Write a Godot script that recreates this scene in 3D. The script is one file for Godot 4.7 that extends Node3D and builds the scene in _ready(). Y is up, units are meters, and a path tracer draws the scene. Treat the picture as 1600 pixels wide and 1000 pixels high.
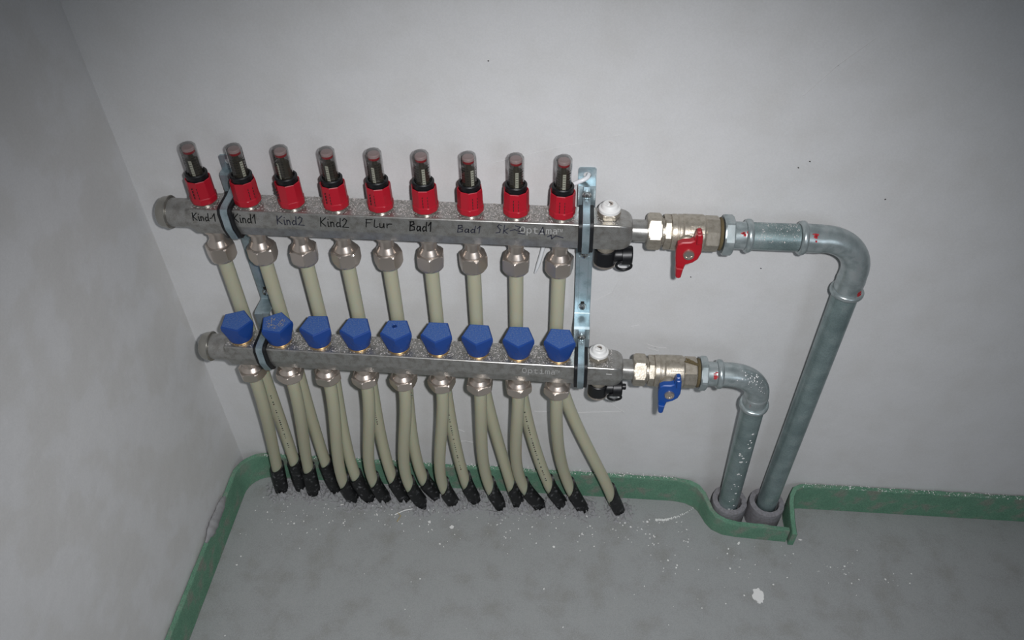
extends Node3D
# A floor-heating manifold on a plastered wall, photographed with a camera flash.

const YU := 0.5556   # axis of the upper bar
const ZU := 0.037
const YL := 0.3675   # axis of the lower bar at x = 0
const ZL := 0.066
const SL := -0.0098  # the lower bar falls slightly to the right
const DX := 0.0048
const XW := -0.102   # face of the left wall

var M := {}
var taken := {}
var rng := RandomNumberGenerator.new()

# ---------------------------------------------------------------- mesh builder
class B:
	var p := PackedVector3Array()      # triangle corners, counter-clockwise seen from outside
	func tri(a: Vector3, b: Vector3, c: Vector3) -> void:
		if (b - a).cross(c - a).length_squared() < 1e-20: return
		p.append(a); p.append(b); p.append(c)
	func quad(a, b, c, d) -> void:
		tri(a, b, c); tri(a, c, d)
	func orient(start: int) -> void:   # turns a closed piece outside out
		var c := Vector3.ZERO
		var n := p.size() - start
		if n <= 0: return
		for i in range(start, p.size()): c += p[i]
		c /= n
		var v := 0.0
		for i in range(start, p.size(), 3):
			v += (p[i] - c).dot((p[i + 1] - c).cross(p[i + 2] - c))
		if v < 0.0:
			for i in range(start, p.size(), 3):
				var t := p[i + 1]; p[i + 1] = p[i + 2]; p[i + 2] = t
	func rings(rows: Array, closed := true, cap := true) -> void:
		var s := p.size()
		for k in rows.size() - 1:
			var a: PackedVector3Array = rows[k]
			var b: PackedVector3Array = rows[k + 1]
			var n := a.size()
			for i in (n if closed else n - 1):
				var j := (i + 1) % n
				quad(a[i], a[j], b[j], b[i])
		if cap:
			for e in [0, rows.size() - 1]:
				var r: PackedVector3Array = rows[e]
				var c := Vector3.ZERO
				for q in r: c += q
				c /= r.size()
				for i in r.size():
					var j := (i + 1) % r.size()
					if e == 0: tri(c, r[j], r[i])
					else: tri(c, r[i], r[j])
		orient(s)
	func lathe(prof: Array, seg := 32, xf := Transform3D.IDENTITY, cap := true) -> void:
		var rows := []
		for q in prof:
			var r := PackedVector3Array()
			for i in seg:
				var a := TAU * i / seg
				r.append(xf * Vector3(cos(a) * q[0], q[1], sin(a) * q[0]))
			rows.append(r)
		rings(rows, true, cap)
	func poly(prof: Array, sides: int, seg := 48, xf := Transform3D.IDENTITY, turn := 0.0) -> void:
		# prof rows: [apothem, height, radius limit]
		var rows := []
		var w := TAU / sides
		for q in prof:
			var r := PackedVector3Array()
			for i in seg:
				var a := TAU * i / seg
				var d := fposmod(a, w) - w * 0.5
				var rad: float = min(q[0] / cos(d), q[2])
				r.append(xf * Vector3(cos(a + turn) * rad, q[1], sin(a + turn) * rad))
			rows.append(r)
		rings(rows)
	func tube(path: PackedVector3Array, rad, seg := 20, cap := true) -> void:
		var rows := []
		var t0 := (path[1] - path[0]).normalized()
		var u := t0.cross(Vector3(0, 0, 1) if abs(t0.z) < 0.8 else Vector3(1, 0, 0)).normalized()
		for k in path.size():
			var t := (path[min(k + 1, path.size() - 1)] - path[max(k - 1, 0)]).normalized()
			u = (u - t * u.dot(t)).normalized()
			var v := t.cross(u)
			var rr: float = rad[k] if rad is Array or rad is PackedFloat32Array else rad
			var r := PackedVector3Array()
			for i in seg:
				var a := TAU * i / seg
				r.append(path[k] + (u * cos(a) + v * sin(a)) * rr)
			rows.append(r)
		rings(rows, true, cap)
	func prism(outline: PackedVector2Array, depth: float, bevel := 0.0, xf := Transform3D.IDENTITY) -> void:
		# outline in XY, extruded along +Z from 0 to depth
		var s := p.size()
		var n := outline.size()
		var inner := PackedVector2Array()
		var area := 0.0
		for i in n: area += outline[i].cross(outline[(i + 1) % n])
		var sg := 1.0 if area > 0 else -1.0
		for i in n:
			var e1 := (outline[i] - outline[(i - 1 + n) % n]).normalized()
			var e2 := (outline[(i + 1) % n] - outline[i]).normalized()
			var n1 := Vector2(-e1.y, e1.x) * sg
			var n2 := Vector2(-e2.y, e2.x) * sg
			var m := n1 + n2
			var l: float = max(m.length_squared() * 0.5, 0.25)
			inner.append(outline[i] + m / l * bevel)
		var levels := [[inner, 0.0], [outline, bevel], [outline, depth - bevel], [inner, depth]]
		if bevel <= 0.0: levels = [[outline, 0.0], [outline, depth]]
		for k in levels.size() - 1:
			for i in n:
				var j := (i + 1) % n
				var a: Vector2 = levels[k][0][i]
				var b: Vector2 = levels[k][0][j]
				var c: Vector2 = levels[k + 1][0][j]
				var d: Vector2 = levels[k + 1][0][i]
				quad(xf * Vector3(a.x, a.y, levels[k][1]), xf * Vector3(b.x, b.y, levels[k][1]), xf * Vector3(c.x, c.y, levels[k + 1][1]), xf * Vector3(d.x, d.y, levels[k + 1][1]))
		var ids := Geometry2D.triangulate_polygon(outline)
		for i in range(0, ids.size(), 3):
			var tri2 := []
			for k in 3: tri2.append(levels[0][0][ids[i + k]])
			var up: bool = (tri2[1] - tri2[0]).cross(tri2[2] - tri2[0]) * sg > 0
			var q := []
			for k in 3: q.append(xf * Vector3(tri2[k].x, tri2[k].y, 0))
			var q2 := []
			for k in 3: q2.append(xf * Vector3(tri2[k].x, tri2[k].y, depth))
			if up:
				tri(q[0], q[2], q[1]); tri(q2[0], q2[1], q2[2])
			else:
				tri(q[0], q[1], q[2]); tri(q2[0], q2[2], q2[1])
		orient(s)
	func box(c: Vector3, size: Vector3, bevel := 0.0, basis := Basis.IDENTITY) -> void:
		var h := size * 0.5
		prism(PackedVector2Array([Vector2(-h.x, -h.y), Vector2(h.x, -h.y), Vector2(h.x, h.y), Vector2(-h.x, h.y)]), size.z, bevel, Transform3D(basis, c) * Transform3D(Basis.IDENTITY, Vector3(0, 0, -h.z)))
	func commit(smooth := 35.0) -> ArrayMesh:
		var nf := p.size() / 3
		var fn := PackedVector3Array(); fn.resize(nf)
		var at := {}
		for f in nf:
			fn[f] = (p[f * 3 + 1] - p[f * 3]).cross(p[f * 3 + 2] - p[f * 3])
			if smooth > 0:
				for k in 3:
					var key := Vector3i((p[f * 3 + k] * 50000.0).round())
					if not at.has(key): at[key] = PackedInt32Array()
					at[key].append(f)
		var lim := cos(deg_to_rad(smooth))
		var v := PackedVector3Array(); var nn := PackedVector3Array()
		v.resize(p.size()); nn.resize(p.size())
		for f in nf:
			var own := fn[f].normalized()
			for k in 3:
				var q := p[f * 3 + k]
				var n := own
				if smooth > 0:
					n = Vector3.ZERO
					for g in at[Vector3i((q * 50000.0).round())]:
						if fn[g].normalized().dot(own) >= lim: n += fn[g]
					n = n.normalized() if n.length_squared() > 1e-24 else own
				var o: int = [0, 2, 1][k]      # Godot's front faces run clockwise
				v[f * 3 + o] = q; nn[f * 3 + o] = n
		var arr := []; arr.resize(Mesh.ARRAY_MAX)
		arr[Mesh.ARRAY_VERTEX] = v; arr[Mesh.ARRAY_NORMAL] = nn
		var m := ArrayMesh.new()
		m.add_surface_from_arrays(Mesh.PRIMITIVE_TRIANGLES, arr)
		return m

# ---------------------------------------------------------------- scene helpers
func numbered(called: String) -> String:
	var n: int = taken.get(called, -1) + 1
	taken[called] = n
	return called if n == 0 else "%s_%03d" % [called, n]
func put(called: String, mesh: Mesh, m: Material, parent: Node = self, label := "") -> MeshInstance3D:
	var o := MeshInstance3D.new()
	o.name = numbered(called) if parent == self else called
	o.mesh = mesh; o.material_override = m
	o.cast_shadow = GeometryInstance3D.SHADOW_CASTING_SETTING_ON
	parent.add_child(o, true)
	if label != "": o.set_meta("label", label)
	return o
func thing(called: String, label: String, category: String, at := Vector3.ZERO, group := "") -> Node3D:
	var o := Node3D.new()
	o.name = numbered(called); add_child(o, true); o.position = at
	tag(o, label, category, group)
	return o
func tag(o: Node, label: String, category: String, group := "") -> void:
	o.set_meta("label", label); o.set_meta("category", category)
	if group != "": o.set_meta("group", group)
func structure(o: Node, label := "") -> void:
	o.set_meta("kind", "structure")
	if label != "":
		o.set_meta("label", label)
func copy(o: Node3D, called: String, label: String, at: Vector3) -> Node3D:
	var c: Node3D = o.duplicate()
	c.name = numbered(called); add_child(c, true)
	c.position = at; c.set_meta("label", label)
	return c
func mat(c: Color, rough: float, metal := 0.0, tex: Texture2D = null, size := 0.2, bump: Texture2D = null, relief := 0.0, world := false) -> StandardMaterial3D:
	var m := StandardMaterial3D.new()
	m.albedo_color = c; m.roughness = rough; m.metallic = metal; m.metallic_specular = 0.5
	if tex or bump:
		m.uv1_triplanar = true; m.uv1_scale = Vector3.ONE / size
		m.uv1_world_triplanar = world
	if tex: m.albedo_texture = tex
	if bump:
		m.heightmap_enabled = true; m.heightmap_texture = bump; m.heightmap_scale = relief
	return m
func noise_tex(seed_: int, freq: float, octaves: int, stops: Array, size := 256, speck := 0.0) -> ImageTexture:
	# stops: [[value, Color], ...] a ramp over noise in 0..1; speck adds fine grain
	var n := FastNoiseLite.new()
	n.seed = seed_; n.frequency = freq; n.fractal_octaves = octaves; n.noise_type = FastNoiseLite.TYPE_SIMPLEX_SMOOTH
	var src := n.get_seamless_image(size, size)
	var im := Image.create(size, size, false, Image.FORMAT_RGB8)
	var r := RandomNumberGenerator.new(); r.seed = seed_ + 7
	for y in size:
		for x in size:
			var v := src.get_pixel(x, y).r
			var c: Color = stops[0][1]
			for k in stops.size() - 1:
				if v >= stops[k][0]:
					c = stops[k][1].lerp(stops[k + 1][1], clampf((v - stops[k][0]) / (stops[k + 1][0] - stops[k][0]), 0, 1))
			if speck > 0:
				var g := r.randf_range(1.0 - speck, 1.0 + speck)
				c = Color(clampf(c.r * g, 0, 1), clampf(c.g * g, 0, 1), clampf(c.b * g, 0, 1))
			im.set_pixel(x, y, c)
	return ImageTexture.create_from_image(im)
func grey(v: float) -> Color: return Color(v, v, v)
func along_x(at := Vector3.ZERO) -> Transform3D:      # local +Y becomes +X
	return Transform3D(Basis(Vector3(0, -1, 0), Vector3(1, 0, 0), Vector3(0, 0, 1)), at)
func along_z(at := Vector3.ZERO) -> Transform3D:      # local +Y becomes +Z
	return Transform3D(Basis(Vector3(1, 0, 0), Vector3(0, 0, 1), Vector3(0, -1, 0)), at)
func hermite(a: Vector3, ta: Vector3, b: Vector3, tb: Vector3, n: int) -> PackedVector3Array:
	var out := PackedVector3Array()
	for i in n + 1:
		var t := float(i) / n
		var t2 := t * t; var t3 := t2 * t
		out.append(a * (2 * t3 - 3 * t2 + 1) + ta * (t3 - 2 * t2 + t) + b * (-2 * t3 + 3 * t2) + tb * (t3 - t2))
	return out

const ORD := ["first", "second", "third", "fourth", "fifth", "sixth", "seventh", "eighth", "ninth"]
# what is written on the upper bar below each flow meter
const NAMED := ["the handwritten Kind-1 beside the rounded end", "the handwritten Kind 1 right of the clamp", "the faded handwritten Kind 2", "the dark handwritten Kind 2", "the handwritten Flur", "the dark handwritten Bad 1", "the faded handwritten Bad 1", "the handwritten Sk next to the engraved word", "the engraved word beside the second clamp"]

func _ready() -> void:
	rng.seed = 4711
	setup_view()
	make_materials()
	build_room()
	build_strips()
	build_bars()
	build_brackets()
	build_meters()
	build_caps()
	build_nuts()
	build_tubes()
	build_vents_and_drains()
	build_valve("red", 0.494, YU, ZU)
	build_valve("blue", 0.497, YL + SL * 0.53 + 0.001, ZL)
	build_steel_pipes()
	build_collars()
	build_cable()
	build_litter()

# ---------------------------------------------------------------- camera, light
func setup_view() -> void:
	var cam := Camera3D.new()
	cam.name = "camera"
	var right := Vector3(0.99730058, -0.00512427, -0.07324812)
	var up := Vector3(-0.04660951, 0.726636, -0.68543977)
	var back := Vector3(0.0567371, 0.68700354, 0.72443567)
	cam.transform = Transform3D(Basis(right, up, back), Vector3(0.39968, 1.07681, 0.73911))
	cam.fov = rad_to_deg(2.0 * atan(500.0 / 1220.45))
	cam.near = 0.02; cam.far = 50.0
	add_child(cam)
	cam.current = true
	var we := WorldEnvironment.new()
	we.name = "environment"
	var e := Environment.new()
	e.background_mode = Environment.BG_COLOR
	e.background_color = Color(0.62, 0.68, 0.75)
	e.background_energy_multiplier = 1.0
	e.tonemap_mode = Environment.TONE_MAPPER_LINEAR
	e.tonemap_exposure = 1.0
	e.sdfgi_enabled = true; e.ssao_enabled = true; e.ssil_enabled = true
	we.environment = e
	add_child(we)
	# the flash of the camera, right of and above its lens
	var flash := SpotLight3D.new()
	flash.name = "camera_flash"
	add_child(flash)
	flash.position = cam.position + right * 0.05 + up * 0.018 + back * 0.012
	flash.basis = Basis(right, up, back) * Basis(Vector3(0, 1, 0), deg_to_rad(2.0)) * Basis(Vector3(1, 0, 0), deg_to_rad(-15.0))
	flash.light_color = Color(0.99, 0.99, 1.0)
	flash.light_energy = 0.89
	flash.light_size = 0.012
	flash.spot_range = 8.0
	flash.spot_attenuation = 2.0
	flash.spot_angle = 48.0
	flash.spot_angle_attenuation = 1.0
	flash.shadow_enabled = true
	# weak daylight from the window in the wall behind the photographer
	var day := AreaLight3D.new()
	day.name = "window_daylight"
	add_child(day)
	day.area_size = Vector2(0.86, 1.06)
	day.position = Vector3(1.75, 1.35, 2.58)
	day.light_color = Color(0.93, 0.96, 1.0)
	day.light_energy = 0.78
	day.shadow_enabled = true

# ---------------------------------------------------------------- materials
func make_materials() -> void:
	var g := grey
	var plaster := noise_tex(3, 0.012, 4, [[0.0, Color(0.965, 0.962, 0.955)], [0.5, Color(0.985, 0.985, 0.983)], [1.0, Color(1, 1, 1)]], 512, 0.015)
	var rough_bump := noise_tex(5, 0.09, 3, [[0.0, g.call(0.2)], [1.0, g.call(0.8)]], 256, 0.12)
	M.wall = mat(Color(0.80, 0.80, 0.80), 0.75, 0.0, plaster, 0.5, rough_bump, 0.035, true)
	var trowel := noise_tex(17, 0.010, 4, [[0.0, Color(0.95, 0.945, 0.935)], [0.42, Color(0.965, 0.962, 0.955)], [0.58, Color(0.985, 0.985, 0.985)], [1.0, Color(1, 1, 1)]], 512, 0.015)
	M.wall_side = mat(Color(0.80, 0.80, 0.80), 0.75, 0.0, trowel, 0.55, rough_bump, 0.04, true)
	var screed := noise_tex(9, 0.014, 5, [[0.0, Color(0.91, 0.905, 0.89)], [0.4, Color(0.965, 0.965, 0.965)], [0.62, Color(0.985, 0.99, 0.99)], [1.0, Color(1, 1, 1)]], 512, 0.05)
	M.floor = mat(Color(0.595, 0.603, 0.60), 0.8, 0.0, screed, 0.42, rough_bump, 0.05, true)
	M.mortar = mat(Color(0.58, 0.58, 0.585), 0.9, 0.0, screed, 0.08, rough_bump, 0.05)
	M.ceiling = mat(Color(0.82, 0.82, 0.81), 0.8)
	var foam := noise_tex(21, 0.02, 5, [[0.0, Color(0.50, 0.50, 0.46)], [0.30, Color(0.44, 0.51, 0.45)], [0.46, Color(0.375, 0.53, 0.44)], [1.0, Color(0.34, 0.505, 0.415)]], 256, 0.12)
	M.foam = mat(Color(1, 1, 1), 0.9, 0.0, foam, 0.22, rough_bump, 0.03)
	var dusty := noise_tex(31, 0.03, 4, [[0.0, Color(0.80, 0.79, 0.77)], [0.5, Color(0.93, 0.93, 0.92)], [1.0, Color(1, 1, 1)]], 256, 0.10)
	M.steel = mat(Color(0.68, 0.675, 0.665), 0.34, 0.75, dusty, 0.09)
	M.steel_plain = mat(Color(0.66, 0.65, 0.62), 0.25, 0.85)
	M.nickel = mat(Color(0.80, 0.755, 0.715), 0.31, 0.9)
	M.nickel_satin = mat(Color(0.76, 0.73, 0.68), 0.40, 0.75, dusty, 0.06, rough_bump, 0.015)
	M.brass = mat(Color(0.72, 0.60, 0.42), 0.35, 0.8)
	var zinc := noise_tex(41, 0.022, 4, [[0.0, Color(0.78, 0.81, 0.81)], [0.4, Color(0.88, 0.91, 0.91)], [0.62, Color(0.97, 1, 1)], [1.0, Color(1, 1, 1)]], 256, 0.05)
	M.zinc = mat(Color(0.70, 0.722, 0.725), 0.30, 0.6, zinc, 0.10)
	var zinc_pipe := noise_tex(43, 0.02, 5, [[0.0, Color(0.74, 0.79, 0.79)], [0.5, Color(0.84, 0.88, 0.88)], [0.66, Color(0.90, 0.94, 0.94)], [1.0, Color(1, 1, 1)]], 256, 0.08)
	M.pipe = mat(Color(0.62, 0.665, 0.665), 0.34, 0.55, zinc_pipe, 0.20)
	M.bracket = mat(Color(0.66, 0.71, 0.735), 0.36, 0.65, zinc, 0.16)
	M.bolt = mat(Color(0.78, 0.80, 0.80), 0.2, 0.95)
	M.red = mat(Color(0.64, 0.085, 0.15), 0.36)
	M.red_handle = mat(Color(0.62, 0.08, 0.13), 0.38)
	var cap_dust := noise_tex(51, 0.05, 4, [[0.0, Color(0.14, 0.30, 0.60)], [0.45, Color(0.22, 0.36, 0.61)], [0.70, Color(0.30, 0.40, 0.60)], [1.0, Color(0.48, 0.50, 0.56)]], 256, 0.16)
	M.blue = mat(Color(0.085, 0.245, 0.52), 0.42)
	M.blue_dusty = mat(Color(1, 1, 1), 0.7, 0.0, cap_dust, 0.03)
	M.blue_handle = mat(Color(0.07, 0.27, 0.56), 0.38)
	M.black = mat(Color(0.055, 0.06, 0.07), 0.42)
	M.rubber = mat(Color(0.05, 0.055, 0.065), 0.55)
	var sleeve := noise_tex(61, 0.03, 5, [[0.0, Color(0.05, 0.055, 0.06)], [0.60, Color(0.06, 0.065, 0.07)], [0.74, Color(0.12, 0.13, 0.13)], [0.80, Color(0.38, 0.38, 0.39)], [1.0, Color(0.50, 0.50, 0.51)]], 256, 0.12)
	M.sleeve = mat(Color(1, 1, 1), 0.55, 0.0, sleeve, 0.07)
	M.tube = mat(Color(0.665, 0.665, 0.575), 0.42)
	M.tube.subsurf_scatter_enabled = true
	M.tube.subsurf_scatter_strength = 0.5
	M.print = mat(Color(0.10, 0.10, 0.09), 0.7)
	M.white = mat(Color(0.86, 0.86, 0.85), 0.45)
	M.cable = mat(Color(0.84, 0.85, 0.86), 0.35)
	M.ink = mat(Color(0.015, 0.015, 0.02), 0.6)
	M.ink_faded = mat(Color(0.17, 0.175, 0.22), 0.6)
	M.engraved = mat(Color(0.68, 0.68, 0.67), 0.5, 0.3)
	M.dust = mat(Color(0.78, 0.76, 0.745), 0.9)
	M.paint = mat(Color(0.88, 0.88, 0.87), 0.7)
	M.straw = mat(Color(0.66, 0.60, 0.44), 0.8)
	M.collar = mat(Color(0.53, 0.525, 0.545), 0.9, 0.0, dusty, 0.05, rough_bump, 0.04)
	M.hemp = mat(Color(0.42, 0.37, 0.26), 0.95, 0.0, dusty, 0.02, rough_bump, 0.08)
	M.glass = mat(Color(0.20, 0.19, 0.17, 0.36), 0.08)
	M.glass.transparency = BaseMaterial3D.TRANSPARENCY_ALPHA
	M.window_glass = mat(Color(0.9, 0.95, 0.95, 0.06), 0.02)
	M.window_glass.transparency = BaseMaterial3D.TRANSPARENCY_ALPHA
	M.core = mat(Color(0.25, 0.235, 0.20), 0.4)
	M.plug = mat(Color(0.76, 0.66, 0.65), 0.25)
	M.scale = mat(Color(0.86, 0.86, 0.78), 0.5)
	M.pen_red = mat(Color(0.66, 0.05, 0.10), 0.6)

# ---------------------------------------------------------------- room
func slab(called: String, lo: Vector3, hi: Vector3, m: Material, label: String) -> MeshInstance3D:
	var b := B.new()
	b.box((lo + hi) * 0.5, hi - lo)
	var o := put(called, b.commit(0), m)
	structure(o, label)
	return o
func stroke(b: B, pts: Array, w: float, h: float) -> void:    # raised mark on the plane z = 0 facing +z
	for k in pts.size() - 1:
		var a: Vector2 = pts[k]; var c: Vector2 = pts[k + 1]
		var t := (c - a).normalized()
		var n := Vector2(-t.y, t.x) * w * 0.5
		a -= t * w * 0.3; c += t * w * 0.3
		b.prism(PackedVector2Array([a - n, c - n, c + n, a + n]), h)
func build_room() -> void:
	var x1 := 2.6; var z1 := 2.6; var h := 2.5
	slab("floor", Vector3(XW - 0.2, -0.12, -0.2), Vector3(x1 + 0.2, 0.0, z1 + 0.2), M.floor, "grey cement screed floor with paint flecks and dust")
	var wb := slab("wall_back", Vector3(XW - 0.2, 0.0, -0.2), Vector3(x1 + 0.2, h, 0.0), M.wall, "white plastered wall behind the manifold")
	slab("wall_left", Vector3(XW - 0.2, 0.0, 0.0), Vector3(XW, h, z1 + 0.2), M.wall_side, "white plastered side wall with trowel marks")
	slab("wall_right", Vector3(x1, 0.0, 0.0), Vector3(x1 + 0.2, h, z1 + 0.2), M.wall, "white plastered wall at the far side of the room")
	slab("ceiling", Vector3(XW - 0.2, h, -0.2), Vector3(x1 + 0.2, h + 0.15, z1 + 0.2), M.ceiling, "white ceiling")
	# wall with the window, behind the photographer
	var wf := B.new()
	var wx := Vector2(1.30, 2.20); var wy := Vector2(0.80, 1.90)
	for r in [[XW, 0.0, wx.x, h], [wx.y, 0.0, x1, h], [wx.x, 0.0, wx.y, wy.x], [wx.x, wy.y, wx.y, h]]:
		wf.box(Vector3((r[0] + r[2]) * 0.5, (r[1] + r[3]) * 0.5, z1 + 0.1), Vector3(r[2] - r[0], r[3] - r[1], 0.2))
	structure(put("wall_front", wf.commit(0), M.wall), "white plastered wall with the window")
	var win := Node3D.new(); win.name = "window_1"; add_child(win)
	win.position = Vector3(0, 0, z1 + 0.08)
	structure(win, "white framed window")
	var fr := B.new()
	for r in [[wx.x, wy.x, wx.x + 0.05, wy.y], [wx.y - 0.05, wy.x, wx.y, wy.y], [wx.x + 0.05, wy.x, wx.y - 0.05, wy.x + 0.05], [wx.x + 0.05, wy.y - 0.05, wx.y - 0.05, wy.y]]:
		fr.box(Vector3((r[0] + r[2]) * 0.5, (r[1] + r[3]) * 0.5, 0), Vector3(r[2] - r[0], r[3] - r[1], 0.06), 0.004)
	put("window_frame", fr.commit(20), M.white, win)
	var pane := B.new()
	pane.box(Vector3((wx.x + wx.y) * 0.5, (wy.x + wy.y) * 0.5, 0), Vector3(0.80, 1.0, 0.006))
	put("pane", pane.commit(0), M.window_glass, win)
	# scratches and filler ridges in the plaster
	var scratches := [
		[[Vector2(0.322, 0.612), Vector2(0.39, 0.633), Vector2(0.462, 0.653)], 0.0008],
		[[Vector2(0.688, 0.763), Vector2(0.66, 0.735), Vector2(0.635, 0.702)], 0.0010],
		[[Vector2(0.44, 0.262), Vector2(0.47, 0.232), Vector2(0.504, 0.201)], 0.0008],
		[[Vector2(0.374, 0.194), Vector2(0.42, 0.194), Vector2(0.503, 0.204)], 0.0012],
		[[Vector2(0.253, 0.112), Vector2(0.27, 0.114), Vector2(0.286, 0.110)], 0.0016],
		[[Vector2(0.520, 0.343), Vector2(0.532, 0.338), Vector2(0.546, 0.337)], 0.0022],
		[[Vector2(0.522, 0.336), Vector2(0.537, 0.331)], 0.0018],
		[[Vector2(0.447, 0.416), Vector2(0.468, 0.432), Vector2(0.474, 0.450)], 0.0008],
		[[Vector2(0.498, 0.373), Vector2(0.506, 0.376)], 0.003],
		[[Vector2(0.235, 0.145), Vector2(0.258, 0.142), Vector2(0.268, 0.137)], 0.0014]]
	for s in scratches:
		var b := B.new()
		stroke(b, s[0], s[1], 0.0005)
		put("plaster_ridge", b.commit(0), M.wall, wb)
	var specks := B.new()
	for q in [[0.650, 0.620], [0.660, 0.628], [0.752, 0.584], [0.560, 0.462], [0.640, 0.48], [0.32, 0.73], [0.9, 0.7]]:
		specks.box(Vector3(q[0], q[1], 0.0004), Vector3(0.0015, 0.0009, 0.0006), 0, Basis(Vector3(0, 0, 1), q[0] * 9))
	var sp := put("dirt_speck", specks.commit(0), M.print, wb)
	sp.set_meta("kind", "stuff")

# ---------------------------------------------------------------- green edge strips
func strip_mesh(path: PackedVector2Array, heights: PackedFloat32Array, th: float, seed_: int) -> ArrayMesh:
	var n := FastNoiseLite.new(); n.seed = seed_; n.frequency = 40.0
	var rows := []
	var run := 0.0
	for k in path.size():
		if k > 0: run += path[k].distance_to(path[k - 1])
		var t := (path[min(k + 1, path.size() - 1)] - path[max(k - 1, 0)]).normalized()
		var nn := Vector2(-t.y, t.x) * th * 0.5
		var y := heights[k] + n.get_noise_2d(run, 3.0) * 0.0022
		var y2 := heights[k] + n.get_noise_2d(run, 9.0) * 0.0018
		var a := path[k] - nn; var c := path[k] + nn
		var w := n.get_noise_2d(run * 0.4, 20.0) * 0.0007
		var m1 := a.lerp(c, 0.14); var m2 := a.lerp(c, 0.86)
		rows.append(PackedVector3Array([Vector3(a.x, 0.0005, a.y), Vector3(a.x, y - 0.0018, a.y + w), Vector3(m1.x, y, m1.y), Vector3(m2.x, y2, m2.y), Vector3(c.x, y2 - 0.0018, c.y + w), Vector3(c.x, 0.0005, c.y)]))
	var b := B.new()
	b.rings(rows)
	return b.commit(40)
func resample(ctrl: Array, step: float) -> Array:      # ctrl rows: [x, z, height]
	var pts := PackedVector2Array(); var hs := PackedFloat32Array()
	for k in ctrl.size() - 1:
		var a := Vector2(ctrl[k][0], ctrl[k][1]); var c := Vector2(ctrl[k + 1][0], ctrl[k + 1][1])
		var m: int = max(1, int(a.distance_to(c) / step))
		for i in m:
			var t := float(i) / m
			pts.append(a.lerp(c, t)); hs.append(lerpf(ctrl[k][2], ctrl[k + 1][2], t))
	pts.append(Vector2(ctrl[-1][0], ctrl[-1][1])); hs.append(ctrl[-1][2])
	return [pts, hs]
func build_strips() -> void:
	var a := [[XW + 0.0052, 2.55, 0.056], [XW + 0.0052, 0.045, 0.057]]
	for i in range(1, 8):
		var w := PI * 0.5 * i / 8.0
		a.append([XW + 0.0052 + 0.04 - cos(w) * 0.04, 0.0052 + 0.04 - sin(w) * 0.04, 0.057])
	a.append([XW + 0.0452, 0.0052, 0.057])
	a.append_array([[0.595, 0.0052, 0.055], [0.608, 0.0062, 0.055], [0.620, 0.0085, 0.054], [0.632, 0.0145, 0.052], [0.6405, 0.023, 0.048], [0.6460, 0.034, 0.043], [0.6505, 0.0445, 0.039], [0.6580, 0.0545, 0.036], [0.672, 0.0615, 0.034], [0.69, 0.0640, 0.033], [0.72, 0.0655, 0.032], [0.767, 0.0675, 0.031]])
	var r := resample(a, 0.004)
	var o := put("edge_strip", strip_mesh(r[0], r[1], 0.008, 5), M.foam)
	tag(o, "green foam edge strip running past the plastic tubes and around the pipe pocket", "foam strip")
	var c := [[0.7735, 0.076, 0.031], [0.7735, 0.05, 0.036], [0.7735, 0.03, 0.046], [0.775, 0.02, 0.052], [0.780, 0.0105, 0.056], [0.789, 0.0065, 0.058], [0.80, 0.0052, 0.058], [2.55, 0.0052, 0.058]]
	r = resample(c, 0.004)
	o = put("edge_strip", strip_mesh(r[0], r[1], 0.008, 11), M.foam)
	tag(o, "green foam edge strip right of the pipe pocket along the back wall", "foam strip")
	# mortar smeared over the strip on the left wall
	var n := FastNoiseLite.new(); n.seed = 8; n.frequency = 60.0
	var rows := []
	for k in 25:
		var t := k / 24.0
		var z := lerpf(0.088, 0.168, t)
		var f := sqrt(sin(PI * clampf(t, 0.02, 0.98))) * (1.0 + 0.35 * n.get_noise_1d(z))
		var q := PackedVector3Array()
		for i in 10:
			var w := TAU * i / 10
			q.append(Vector3(XW + 0.006 + cos(w) * 0.0062 * f + n.get_noise_2d(z, i) * 0.001, 0.0575 + sin(w) * 0.011 * f, z))
		rows.append(q)
	var b := B.new(); b.rings(rows)
	o = put("mortar_smear", b.commit(50), M.mortar)
	tag(o, "grey mortar smear on top of the green strip at the left wall", "mortar")

# ---------------------------------------------------------------- manifold bars
func section(scale := 1.0) -> PackedVector2Array:     # (z, y) outline of the bar
	var o := PackedVector2Array()
	for q in [[0.0155, 0.0175], [0.0163, 0.0172], [0.0170, 0.0165], [0.0173, 0.0155], [0.0173, -0.0015], [0.0170, -0.0045], [0.0120, -0.0185], [0.0105, -0.0195], [-0.0105, -0.0195], [-0.0120, -0.0185], [-0.0170, -0.0045], [-0.0173, -0.0015], [-0.0173, 0.0155], [-0.0170, 0.0165], [-0.0163, 0.0172], [-0.0155, 0.0175]]:
		o.append(Vector2(q[0], q[1]) * scale)
	return o
func bar_ring(x: float, round_r: float, blend: float, yoff := 0.0) -> PackedVector3Array:
	# blend 0 = the bar's section, 1 = a circle
	var s := section()
	var r := PackedVector3Array()
	for k in s.size():
		var nx := s[(k + 1) % s.size()]
		for i in 4:
			var q := s[k].lerp(nx, i / 4.0)
			var c := q.normalized() * round_r
			q = q.lerp(c, blend)
			r.append(Vector3(x, q.y + yoff * blend, q.x))
	return r
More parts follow.
